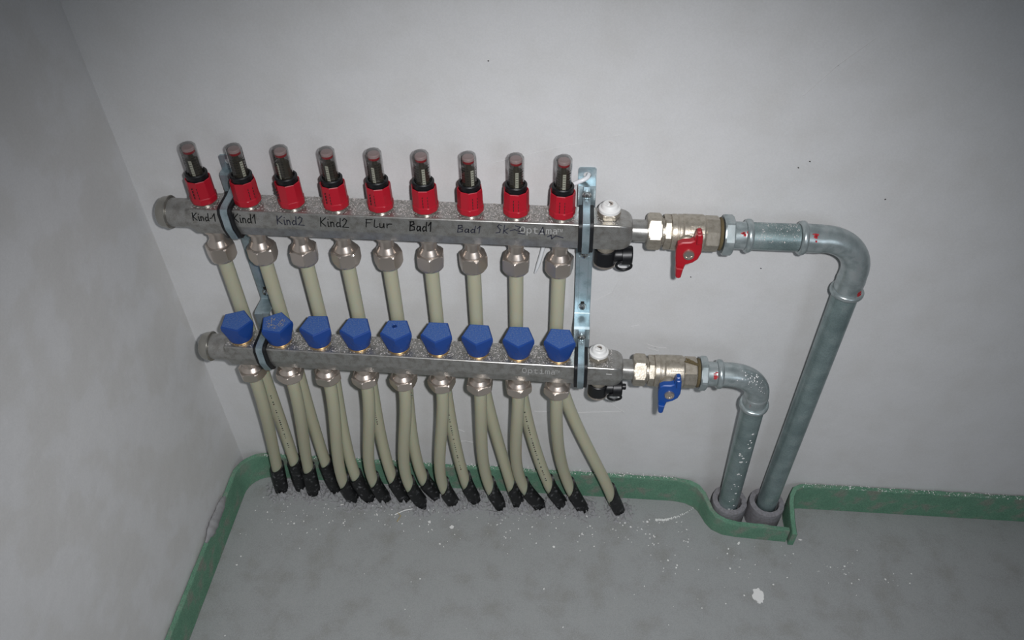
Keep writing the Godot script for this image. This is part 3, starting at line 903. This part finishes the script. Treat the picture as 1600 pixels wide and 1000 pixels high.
# ---------------------------------------------------------------- air vents and drain taps
func build_vents_and_drains() -> void:
	for k in 2:
		var low := k == 1
		var x: float = [0.4515, 0.4535][k]
		var y: float = (low_y(x) if low else YU) + 0.0178
		var z: float = ZL if low else ZU
		var t := thing("air_vent", ["white air vent on the end of the upper bar", "white air vent on the end of the lower bar"][k], "air vent", Vector3(x, y, z - 0.002), "white air vents")
		var b := B.new()
		b.poly([[0.0100, 0.0, 0.0108], [0.0102, 0.001, 0.0116], [0.0102, 0.005, 0.0116], [0.0098, 0.006, 0.0104]], 6, 48)
		put("hexagon_base", b.commit(12), M.nickel_satin, t)
		var c := B.new()
		c.lathe([[0.0098, 0.006], [0.0108, 0.0066], [0.0108, 0.0096], [0.0098, 0.0106], [0.0088, 0.0108], [0.0078, 0.0136], [0.0064, 0.0146], [0.0030, 0.0146]], 36)
		var cap := put("cap", c.commit(35), M.white, t, "white plastic cap")
		var w := B.new()
		w.prism(PackedVector2Array([Vector2(-0.0104, 0.0070), Vector2(-0.0050, 0.0070), Vector2(-0.0050, 0.0158), Vector2(-0.0074, 0.0158), Vector2(-0.0096, 0.0120)]), 0.006, 0.0006, Transform3D(Basis(Vector3.UP, 0.5), Vector3(0.002, 0, -0.005)))
		put("lug", w.commit(20), M.white, cap)
		var s := B.new()
		s.lathe([[0.0032, 0.0142], [0.0032, 0.0152], [0.0027, 0.0155]], 20)
		var sc := put("bleed_screw", s.commit(30), M.nickel, t)
		var sl := B.new()
		sl.box(Vector3(0, 0.01555, 0), Vector3(0.0044, 0.0003, 0.0008), 0, Basis(Vector3.UP, -0.6))
		put("slot", sl.commit(0), M.print, sc)
		t.scale = Vector3(1.1, 1.05, 1.1)
		if low: t.rotation.y = 0.5
		# drain tap below
		var d := thing("drain_tap", ["black drain tap under the end of the upper bar", "black drain tap under the end of the lower bar"][k], "drain tap", Vector3(x - (0.0 if not low else -0.003), (low_y(x) if low else YU) - 0.0196, z), "black drain taps")
		var n := B.new()
		n.lathe([[0.0105, 0.0], [0.0105, -0.006]], 32)
		put("threaded_neck", n.commit(30), M.nickel_satin, d)
		var m := B.new()
		m.lathe([[0.0115, -0.006], [0.0125, -0.0068], [0.0125, -0.0265], [0.0112, -0.0280], [0.0020, -0.0280]], 40)
		var body := put("body", m.commit(30), M.black, d)
		var ri := B.new()
		ri.lathe([[0.0118, -0.0250], [0.0129, -0.0252], [0.0129, -0.0276], [0.0118, -0.0280]], 40)
		put("metal_rim", ri.commit(30), M.nickel, body, "bright rim at the foot")
		var side := B.new()
		side.lathe([[0.0070, 0.009], [0.0082, 0.0115], [0.0082, 0.0185], [0.0110, 0.0190], [0.0110, 0.0290], [0.0098, 0.0305]], 32, along_x(Vector3(0, -0.0145, 0.001)))
		put("hose_cap", side.commit(30), M.black, d)
		if low:
			var sp := B.new()
			sp.lathe([[0.0040, 0.028], [0.0040, 0.0345], [0.0034, 0.0352]], 20, along_x(Vector3(0, -0.0115, 0.001)))
			put("square_spindle", sp.commit(30), M.black, d)
		var lp := PackedVector3Array()
		for i in 25:
			var a := TAU * i / 24.0
			lp.append(Vector3(0.0215 + cos(a) * 0.0085, -0.0240 + sin(a) * 0.0075, 0.0085 + sin(a) * 0.002))
		var loop := B.new()
		loop.tube(lp, 0.0016, 10, false)
		put("strap_loop", loop.commit(50), M.black, d)

# ---------------------------------------------------------------- ball valves
func build_valve(colour: String, x0: float, y: float, z: float) -> void:
	var red := colour == "red"
	var t := thing("ball_valve", ["nickel ball valve with a blue butterfly handle on the lower bar", "nickel ball valve with a red butterfly handle on the upper bar"][1 if red else 0], "valve", Vector3(x0, y, z))
	var X := along_x()
	var nut := B.new()
	nut.poly([[0.0176, 0.0, 0.0176], [0.0178, 0.0012, 0.0192], [0.0178, 0.0028, 0.0205], [0.0178, 0.0138, 0.0205], [0.0178, 0.0152, 0.0192], [0.0174, 0.0162, 0.0172]], 6, 72, X, deg_to_rad(40))
	put("union_nut", nut.commit(10), M.nickel_satin, t)
	var th := B.new()
	th.lathe([[0.0150, 0.0160], [0.0150, 0.0185]], 36, X)
	th.poly([[0.0176, 0.0184, 0.0180], [0.0178, 0.0194, 0.0196], [0.0178, 0.0250, 0.0196], [0.0176, 0.0258, 0.0184]], 6, 72, X, deg_to_rad(40))
	put("collar", th.commit(10), M.nickel_satin, t)
	var b := B.new()
	b.lathe([[0.0176, 0.0256], [0.0196, 0.0262], [0.0202, 0.0280], [0.0202, 0.0318], [0.0196, 0.0326], [0.0196, 0.0334], [0.0203, 0.0342], [0.0203, 0.0372], [0.0198, 0.0380], [0.0206, 0.0392], [0.0206, 0.0600], [0.0202, 0.0612], [0.0194, 0.0620], [0.0190, 0.0626]], 48, X)
	var body := put("body", b.commit(32), M.nickel_satin, t)
	var h := B.new()
	h.poly([[0.0180, 0.0624, 0.0188], [0.0184, 0.0636, 0.0204], [0.0184, 0.0760, 0.0204], [0.0180, 0.0772, 0.0190], [0.0165, 0.0778, 0.0170]], 8, 72, X, deg_to_rad(-5))
	put("end_hexagon", h.commit(10), M.nickel_satin, t)
	# raised panel on the body with the cast size mark
	var pan := B.new()
	for k in 2:
		var a: float = [0.55, 0.30][k]
		pan.box(Vector3(0.052, sin(a + 0.28) * 0.0208, cos(a + 0.28) * 0.0208), Vector3(0.016, 0.0007, 0.0007), 0.0001)
	put("raised_frame", pan.commit(0), M.nickel_satin, body)
	var tm := TextMesh.new()
	var f := SystemFont.new(); f.font_names = PackedStringArray(["Droid Sans"])
	tm.font = f; tm.text = "PN25"; tm.font_size = 32; tm.pixel_size = 0.00019; tm.depth = 0.0006
	var te := put("cast_mark", tm, M.nickel_satin, body)
	te.transform = Transform3D(Basis(Vector3(1, 0, 0), 0.0 - deg_to_rad(50)), Vector3(0.052, sin(deg_to_rad(50)) * 0.0207, cos(deg_to_rad(50)) * 0.0207))
	# spindle towards the room, with the butterfly handle
	var sp := B.new()
	sp.lathe([[0.0105, 0.014], [0.0105, 0.0225], [0.0080, 0.0240], [0.0080, 0.0300]], 32, along_z(Vector3(0.042, 0, 0)))
	put("spindle", sp.commit(30), M.nickel_satin, t)
	var hx := 0.0425; var hz := 0.0300
	var hm: Material = M.red_handle if red else M.blue_handle
	var o := B.new()
	var out := PackedVector2Array([Vector2(0.0056, 0.0295), Vector2(0.0088, 0.0300), Vector2(0.0106, 0.0280), Vector2(0.0116, 0.0180), Vector2(0.0130, 0.0100), Vector2(0.0132, 0.0010), Vector2(0.0110, -0.0070), Vector2(0.0060, -0.0120), Vector2(-0.0010, -0.0150), Vector2(-0.0026, -0.0230), Vector2(-0.0042, -0.0292), Vector2(-0.0066, -0.0308), Vector2(-0.0092, -0.0300), Vector2(-0.0104, -0.0270), Vector2(-0.0112, -0.0150), Vector2(-0.0128, -0.0060), Vector2(-0.0134, 0.0040), Vector2(-0.0124, 0.0120), Vector2(-0.0080, 0.0150), Vector2(0.0000, 0.0160), Vector2(0.0036, 0.0180), Vector2(0.0044, 0.0240)])
	o.prism(out, 0.0085, 0.0012, Transform3D(Basis.IDENTITY, Vector3(hx, 0, hz)))
	var ha := put("handle", o.commit(28), hm, t, colour + " butterfly handle")
	for wing in [[Vector2(0.0050, 0.0290), Vector2(0.0088, 0.0295), Vector2(0.0106, 0.0275), Vector2(0.0116, 0.0170), Vector2(0.0058, 0.0160)], [Vector2(-0.0034, -0.0170), Vector2(-0.0044, -0.0290), Vector2(-0.0066, -0.0304), Vector2(-0.0092, -0.0296), Vector2(-0.0104, -0.0265), Vector2(-0.0110, -0.0160)]]:
		var w := B.new()     # the two wings stand forward of the hub
		w.prism(PackedVector2Array(wing), 0.0055, 0.0010, Transform3D(Basis.IDENTITY, Vector3(hx, 0, hz + 0.0078)))
		put("wing", w.commit(28), hm, ha)
	var scr := B.new()
	scr.lathe([[0.0062, 0.0080], [0.0062, 0.0095], [0.0055, 0.0112], [0.0035, 0.0112], [0.0030, 0.0104], [0.0008, 0.0104]], 6 * 4, along_z(Vector3(hx + 0.0002, 0.0, hz)))
	put("handle_screw", scr.commit(25), M.nickel, ha, "nickel screw in the handle hub")
	# hemp sealing at the far end
	var he := B.new()
	he.lathe([[0.0150, 0.0776], [0.0176, 0.0782], [0.0186, 0.0796], [0.0180, 0.0812], [0.0150, 0.0818]], 32, X)
	put("hemp_sealing", he.commit(40), M.hemp, t, "brown hemp sealing ring")
	if not red:
		var tf := B.new()
		for k in 9:
			var q := PackedVector3Array()
			var dirn := Vector3(rng.randf_range(-0.9, 0.1), 1.0, rng.randf_range(-0.3, 0.3))
			for i in 5:
				q.append(Vector3(0.0785, 0.0165, 0.004) + dirn * i * 0.0022 + Vector3(-0.0007 * i * i, 0, rng.randf_range(-0.001, 0.001)))
			tf.tube(q, 0.0011, 6)
		put("hemp_tuft", tf.commit(50), M.hemp, t, "frayed hemp tuft")

# ---------------------------------------------------------------- galvanised pipes
func bead(b: B, c: Vector3, dir: Vector3, r: float, fat: float) -> void:
	var y := dir.normalized()
	var x := y.cross(Vector3(0, 0, 1) if abs(y.z) < 0.8 else Vector3(1, 0, 0)).normalized()
	var xf := Transform3D(Basis(x, y, x.cross(y)), c)
	b.lathe([[r - 0.001, -0.0040], [r + fat * 0.55, -0.0032], [r + fat * 0.95, -0.0016], [r + fat, 0.0], [r + fat * 0.95, 0.0016], [r + fat * 0.55, 0.0032], [r - 0.001, 0.0040]], 36, xf, true)
func pen_mark(c: Vector3, n: Vector3, along: Vector3, parent: Node3D) -> void:
	var b := B.new()
	var a := along.normalized(); var s := n.cross(a).normalized()
	for k in 7:
		b.box(c + a * rng.randf_range(-0.003, 0.003) + s * rng.randf_range(-0.004, 0.004), Vector3(rng.randf_range(0.0015, 0.004), rng.randf_range(0.001, 0.003), 0.0004), 0, Basis(a, s, n).orthonormalized())
	put("pen_mark", b.commit(0), M.pen_red, parent, "red felt pen mark")
func arc_path(a: Vector3, d0: Vector3, d1: Vector3, r: float, n: int) -> PackedVector3Array:
	var out := PackedVector3Array([a])
	var ang := d0.angle_to(d1)
	var q := a
	for i in n:
		var d := d0.slerp(d1, (i + 0.5) / n)
		q += d * (r * ang / n)
		out.append(q)
	return out
func build_steel_pipes() -> void:
	var view := Vector3(0.0, 0.62, 0.78)
	# upper run: adapter, short pipe, elbow, long drop
	var y := YU - 0.001
	var X := along_x(Vector3(0, y, ZU))
	var t := thing("press_adapter", "galvanised press adapter with hexagon between red-handled valve and straight pipe", "pipe fitting", Vector3.ZERO, "galvanised press adapters")
	var b := B.new()
	b.poly([[0.0200, 0.5765, 0.0205], [0.0204, 0.5780, 0.0226], [0.0204, 0.5862, 0.0226], [0.0200, 0.5876, 0.0208]], 6, 72, X, deg_to_rad(40))
	put("hexagon", b.commit(10), M.zinc, t)
	b = B.new()
	b.lathe([[0.0152, 0.5872], [0.0152, 0.5990], [0.0158, 0.6005]], 36, X)
	bead(b, Vector3(0.6045, y, ZU), Vector3(1, 0, 0), 0.0162, 0.0026)
	put("press_socket", b.commit(40), M.zinc, t)
	pen_mark(Vector3(0.598, y, ZU) + view * 0.0154, view, Vector3(1, 0, 0), t)
	b = B.new()
	b.lathe([[0.0152, 0.6085], [0.0152, 0.6580]], 40, X)
	var o := put("steel_pipe", b.commit(40), M.pipe)
	tag(o, "short horizontal galvanised pipe between two press fittings", "pipe")
	var sp0 := B.new()
	for k in 110:
		var an := rng.randf_range(0.2, 1.9)
		var nn := Vector3(0, sin(an), cos(an))
		sp0.lathe([[rng.randf_range(0.0002, 0.0009), 0.0], [0.0002, 0.0003]], 5, Transform3D(Basis(Vector3(1, 0, 0), nn, Vector3(1, 0, 0).cross(nn)), Vector3(rng.randf_range(0.611, 0.656), y, ZU) + nn * 0.0151))
	var ps := put("plaster_spots", sp0.commit(30), M.dust, o, "pale plaster film on the pipe"); ps.set_meta("kind", "stuff")
	t = thing("pipe_elbow", "large galvanised press elbow above the long vertical pipe", "pipe elbow", Vector3.ZERO, "galvanised press elbows")
	var end := Vector3(0.7312, 0.0, ZU)
	var path := PackedVector3Array([Vector3(0.6655, y, ZU), Vector3(0.682, y, ZU)])
	var arc := arc_path(Vector3(0.686, y, ZU), Vector3(1, 0, 0), Vector3(0.0, -1, 0.0), 0.0452, 18)
	path.append_array(arc)
	var last := path[path.size() - 1]
	path.append(Vector3(last.x, 0.486, last.z))
	b = B.new()
	var rr := []
	for k in path.size(): rr.append(0.0158 if k < 2 or k >= path.size() - 1 else 0.0152)
	b.tube(path, rr, 36)
	put("bend", b.commit(45), M.zinc, t)
	b = B.new(); bead(b, Vector3(0.6625, y, ZU), Vector3(1, 0, 0), 0.0162, 0.0028)
	put("bead", b.commit(40), M.zinc, t)
	b = B.new(); bead(b, Vector3(last.x, 0.4820, last.z), Vector3(0, 1, 0), 0.0162, 0.0028)
	put("bead", b.commit(40), M.zinc, t)
	b = B.new(); bead(b, Vector3(last.x, 0.4990, last.z), Vector3(0, 1, 0), 0.0148, 0.0010)
	put("shoulder", b.commit(40), M.zinc, t)
	pen_mark(Vector3(0.672, y, ZU) + view * 0.0159, view, Vector3(1, 0, 0), t)
	pen_mark(Vector3(last.x, 0.489, last.z) + Vector3(0.5, 0, 0.86) * 0.0160, Vector3(0.5, 0, 0.86), Vector3(0, 1, 0), t)
	b = B.new()
	b.tube(PackedVector3Array([Vector3(last.x, 0.4778, last.z), Vector3(0.734, 0.24, 0.0338), Vector3(0.7365, 0.001, 0.0300)]), 0.0148, 40)
	o = put("steel_pipe", b.commit(40), M.pipe)
	tag(o, "long vertical galvanised pipe dropping from the large elbow into its grey collar", "pipe")
	# lower run: adapter, elbow, shorter drop that leans back to the wall
	y = low_y(0.58) + 0.001
	X = along_x(Vector3(0, y, ZL))
	t = thing("press_adapter", "galvanised press adapter with hexagon between blue-handled valve and small elbow", "pipe fitting", Vector3.ZERO, "galvanised press adapters")
	b = B.new()
	b.poly([[0.0192, 0.5790, 0.0198], [0.0196, 0.5804, 0.0218], [0.0196, 0.5864, 0.0218], [0.0192, 0.5878, 0.0200]], 6, 72, X, deg_to_rad(40))
	put("hexagon", b.commit(10), M.zinc, t)
	b = B.new()
	b.lathe([[0.0152, 0.5874], [0.0152, 0.5985], [0.0158, 0.5995]], 36, X)
	bead(b, Vector3(0.6035, y, ZL), Vector3(1, 0, 0), 0.0160, 0.0026)
	put("press_socket", b.commit(40), M.zinc, t)
	pen_mark(Vector3(0.597, y, ZL) + view * 0.0154, view, Vector3(1, 0, 0), t)
	t = thing("pipe_elbow", "small galvanised press elbow beside the blue-handled valve, smeared with white plaster", "pipe elbow", Vector3.ZERO, "galvanised press elbows")
	var d1 := (Vector3(0.6785, 0.05, 0.0320) - Vector3(0.6580, 0.30, 0.0660)).normalized()
	path = PackedVector3Array([Vector3(0.6075, y, ZL)])
	path.append_array(arc_path(Vector3(0.6165, y, ZL), Vector3(1, 0, 0), d1, 0.0415, 18))
	last = path[path.size() - 1]
	path.append(last + d1 * 0.020)
	b = B.new(); b.tube(path, 0.0152, 36)
	put("bend", b.commit(45), M.zinc, t)
	var lb := last + d1 * 0.024
	b = B.new(); bead(b, lb, d1, 0.0160, 0.0028)
	put("bead", b.commit(40), M.zinc, t)
	b = B.new(); bead(b, last + d1 * 0.004, d1, 0.0148, 0.0010)
	put("shoulder", b.commit(40), M.zinc, t)
	pen_mark(last + d1 * 0.014 + Vector3(-0.3, 0.2, 0.93).normalized() * 0.0154, Vector3(-0.3, 0.2, 0.93).normalized(), d1, t)
	b = B.new()
	var foot := Vector3(0.6800, 0.001, 0.0300)
	b.tube(PackedVector3Array([lb + d1 * 0.0042, lb.lerp(foot, 0.5), foot]), 0.0148, 40)
	o = put("steel_pipe", b.commit(40), M.pipe)
	tag(o, "shorter galvanised pipe dropping from the small elbow, spotted with plaster", "pipe")
	var sm := B.new()
	for k in 26:
		var s := rng.randf_range(0.15, 0.9)
		var c := lb.lerp(foot, s)
		var nn := Vector3(rng.randf_range(-0.7, 0.5), 0.1, 1.0).normalized()
		sm.lathe([[rng.randf_range(0.0008, 0.0026), 0.0], [0.0006, 0.0006]], 7, Transform3D(Basis(d1.cross(nn).normalized(), nn, d1).orthonormalized(), c + nn * 0.0147))
	var sm2 := B.new()
	for k in 120:
		var q: Vector3 = path[rng.randi_range(1, path.size() - 2)]
		var nn := Vector3(rng.randf_range(-0.2, 1.0), rng.randf_range(0.1, 1.0), rng.randf_range(0.3, 1.0)).normalized()
		var ax := (path[6] - q).cross(path[12] - q).normalized()
		var tt := (path[9] - path[8]).normalized()
		nn = (nn - tt * nn.dot(tt) * 0.6).normalized()
		var side := nn.cross(Vector3(0, 1, 0.01)).normalized()
		sm2.lathe([[rng.randf_range(0.0003, 0.0013), 0.0], [0.0003, 0.0004]], 5, Transform3D(Basis(side, nn, side.cross(nn)), q + nn * 0.0151))
	var pe := put("plaster_spots", sm2.commit(30), M.paint, t, "white plaster spots on the bend"); pe.set_meta("kind", "stuff")
	var pl := put("plaster_spots", sm.commit(30), M.paint, o, "white plaster spots"); pl.set_meta("kind", "stuff")

# ---------------------------------------------------------------- grey insulation collars in the pocket
func build_collars() -> void:
	var n := FastNoiseLite.new(); n.seed = 77; n.frequency = 3.0
	var k := 0
	for c in [[0.6800, 0.0310, "grey foam insulation collar round the shorter leaning pipe"], [0.7365, 0.0310, "grey foam insulation collar round the long vertical pipe"]]:
		var rows := []
		for q in [[0.0168, 0.001], [0.0266, 0.001], [0.0266, 0.041], [0.0260, 0.0430], [0.0180, 0.0440], [0.0170, 0.0428], [0.0168, 0.020], [0.0168, 0.001]]:
			var r := PackedVector3Array()
			for i in 48:
				var a := TAU * i / 48
				var w: float = n.get_noise_3d(cos(a) + k * 9.0, sin(a), q[1] * 30.0)
				var rad: float = q[0] * (1.0 + 0.025 * w)
				if q[0] < 0.02: rad += 0.0012 * (0.5 + w)
				r.append(Vector3(cos(a) * rad, q[1] + (0.0015 * w if q[1] > 0.04 else 0.0), sin(a) * rad))
			rows.append(r)
		var b := B.new(); b.rings(rows, true, false)
		var o := put("insulation_collar", b.commit(45), M.collar)
		o.position = Vector3(c[0], 0.0, c[1] - 0.001)
		tag(o, c[2], "pipe insulation", "grey collars in the floor pocket")
		k += 1

# ---------------------------------------------------------------- cable tie
func build_cable() -> void:
	var t := thing("cable_tie", "loose white cable tie threaded through the right bracket and hanging behind the bar", "cable tie", Vector3(0.4262, 0.603, 0.0045))
	var o := t.position
	var p := PackedVector3Array()
	for q in hermite(Vector3(0.4275, 0.604, 0.003), Vector3(0.0, 0.0, 0.04), Vector3(0.398, 0.586, 0.012), Vector3(-0.05, -0.05, 0.0), 12): p.append(q - o)
	var rest := hermite(Vector3(0.398, 0.586, 0.012), Vector3(-0.03, -0.05, 0.0), Vector3(0.371, 0.466, 0.010), Vector3(-0.03, -0.09, -0.004), 16)
	for k in range(1, rest.size()): p.append(rest[k] - o)
	var r := []
	for k in p.size(): r.append(0.0025 if k < p.size() - 3 else lerpf(0.0025, 0.0010, (k - p.size() + 3) / 2.0))
	var b := B.new(); b.tube(p, r, 10)
	put("strap", b.commit(50), M.cable, t)

# ---------------------------------------------------------------- litter and ragged mortar
func flake(b: B, c: Vector3, r: float, h: float) -> void:
	var o := PackedVector2Array()
	var n := rng.randi_range(5, 7)
	var st := rng.randf_range(0.35, 1.0); var a0 := rng.randf() * TAU
	for i in n:
		var a := TAU * i / n
		var q := Vector2(cos(a), sin(a) * st) * r * rng.randf_range(0.6, 1.15)
		o.append(q.rotated(a0))
	b.prism(o, h, 0.0, Transform3D(Basis(Vector3(1, 0, 0), Vector3(0, 0, -1), Vector3(0, 1, 0)), c))
func build_litter() -> void:
	# ragged screed round the sleeves: a low crumbly ridge
	var n := FastNoiseLite.new(); n.seed = 19; n.frequency = 130.0; n.fractal_octaves = 4
	var nx := 420; var nz := 46
	var b := B.new()
	var xa := -0.075; var xb := 0.545; var za := 0.0095; var zb := 0.075
	var feet := []
	for low in [true, false]:
		for i in 9:
			var r := tube_path(low, i)
			var q: Vector3 = r[0][r[0].size() - 1]
			feet.append(Vector2(q.x, q.z))
	var hs := []
	for j in nz + 1:
		var row := PackedVector3Array()
		for i in nx + 1:
			var x := lerpf(xa, xb, float(i) / nx); var z := lerpf(za, zb, float(j) / nz)
			var d := 1.0
			for f in feet: d = min(d, Vector2(x, z).distance_to(f))
			var near := clampf(1.0 - (d - 0.010) / 0.022, 0.0, 1.0)
			var v := n.get_noise_2d(x, z)
			var foot := clampf(1.0 - (d - 0.0095) / 0.010, 0.0, 1.0)
			row.append(Vector3(x, -0.0008 + near * (0.0020 + 0.0085 * v) + foot * maxf(0.0, 0.003 + 0.016 * n.get_noise_2d(x * 0.45 + 3.0, z * 0.45)), z))
		hs.append(row)
	for j in nz:
		for i in nx:
			if max(max(hs[j][i].y, hs[j + 1][i].y), max(hs[j][i + 1].y, hs[j + 1][i + 1].y)) < -0.0004: continue
			b.quad(hs[j][i], hs[j + 1][i], hs[j + 1][i + 1], hs[j][i + 1])
	var ridge := put("mortar_ridge", b.commit(30), M.mortar, get_node("floor"), "ragged mortar round the sleeves")
	# crumbs of paint on the floor
	var fl := B.new()
	for k in 210:
		var x := rng.randf_range(-0.07, 0.62); var z := 0.045 + absf(rng.randfn(0.0, 0.032))
		flake(fl, Vector3(x, 0.0002, z), rng.randf_range(0.0005, 0.0017) * (1.6 if rng.randf() < 0.1 else 1.0), rng.randf_range(0.0003, 0.001))
	for k in 60:
		flake(fl, Vector3(rng.randf_range(0.55, 0.95), 0.0002, rng.randf_range(0.078, 0.14)), rng.randf_range(0.0005, 0.0018), 0.0005)
	for k in 36:
		flake(fl, Vector3(rng.randf_range(-0.08, 0.9), 0.0002, rng.randf_range(0.1, 0.3)), rng.randf_range(0.0005, 0.0016), 0.0005)
	for q in [[0.215, 0.075, 0.003], [0.2515, 0.082, 0.004], [0.13, 0.068, 0.003], [0.695, 0.079, 0.003], [0.79, 0.066, 0.0035]]:
		flake(fl, Vector3(q[0], 0.0002, q[1]), q[2], 0.0008)
	var o := put("paint_flakes", fl.commit(0), M.paint)
	tag(o, "tiny white paint flakes scattered over the grey screed", "paint flakes"); o.set_meta("kind", "stuff")
	# white paint speckle along the upper edge of the green strips
	var sp := B.new()
	for k in 900:
		var x := rng.randf_range(-0.06, 1.15)
		if x > 0.60 and x < 0.79: continue
		flake(sp, Vector3(x, 0.0575 + rng.randf_range(-0.0004, 0.0008), rng.randf_range(0.0012, 0.009)), rng.randf_range(0.0003, 0.0012), 0.0007)
	o = put("paint_speckle", sp.commit(0), M.paint)
	tag(o, "white paint speckle on the top edge of the green strips", "paint speckle"); o.set_meta("kind", "stuff")
	# a larger splash of white paint
	var bl := B.new()
	var out := PackedVector2Array()
	for i in 26:
		var a := TAU * i / 26
		out.append(Vector2(cos(a) * 0.0085, sin(a) * 0.0125) * rng.randf_range(0.8, 1.12))
	bl.prism(out, 0.0009, 0.0003, Transform3D(Basis(Vector3(1, 0, 0), Vector3(0, 0, -1), Vector3(0, 1, 0)), Vector3(0.712, 0.0001, 0.163)))
	o = put("paint_splash", bl.commit(30), M.paint)
	tag(o, "thumb-sized white paint splash on the bare screed", "paint splash")
	# a line of scraped plaster before the pocket
	var sc := B.new()
	for k in 22:
		var t := k / 21.0
		flake(sc, Vector3(lerpf(0.572, 0.634, t), 0.0002, lerpf(0.047, 0.019, t) + rng.randf_range(-0.001, 0.001) + 0.006 * sin(t * PI)), lerpf(0.0032, 0.001, t), 0.0009)
	o = put("plaster_scraping", sc.commit(0), M.paint)
	tag(o, "thin line of white scraped plaster left of the pipe pocket", "plaster")
	# two straws of wood
	for k in 2:
		var st := B.new()
		st.tube(PackedVector3Array([[Vector3(0.158, 0.001, 0.066), Vector3(0.172, 0.0022, 0.058), Vector3(0.186, 0.001, 0.053)], [Vector3(0.162, 0.001, 0.062), Vector3(0.168, 0.002, 0.068), Vector3(0.164, 0.001, 0.078)]][k]), 0.0008, 6)
		o = put("wood_shaving", st.commit(50), [M.paint, M.straw][k])
		tag(o, ["pale curled wood shaving lying before the sleeves", "brown straw lying across the pale shaving"][k], "shaving")
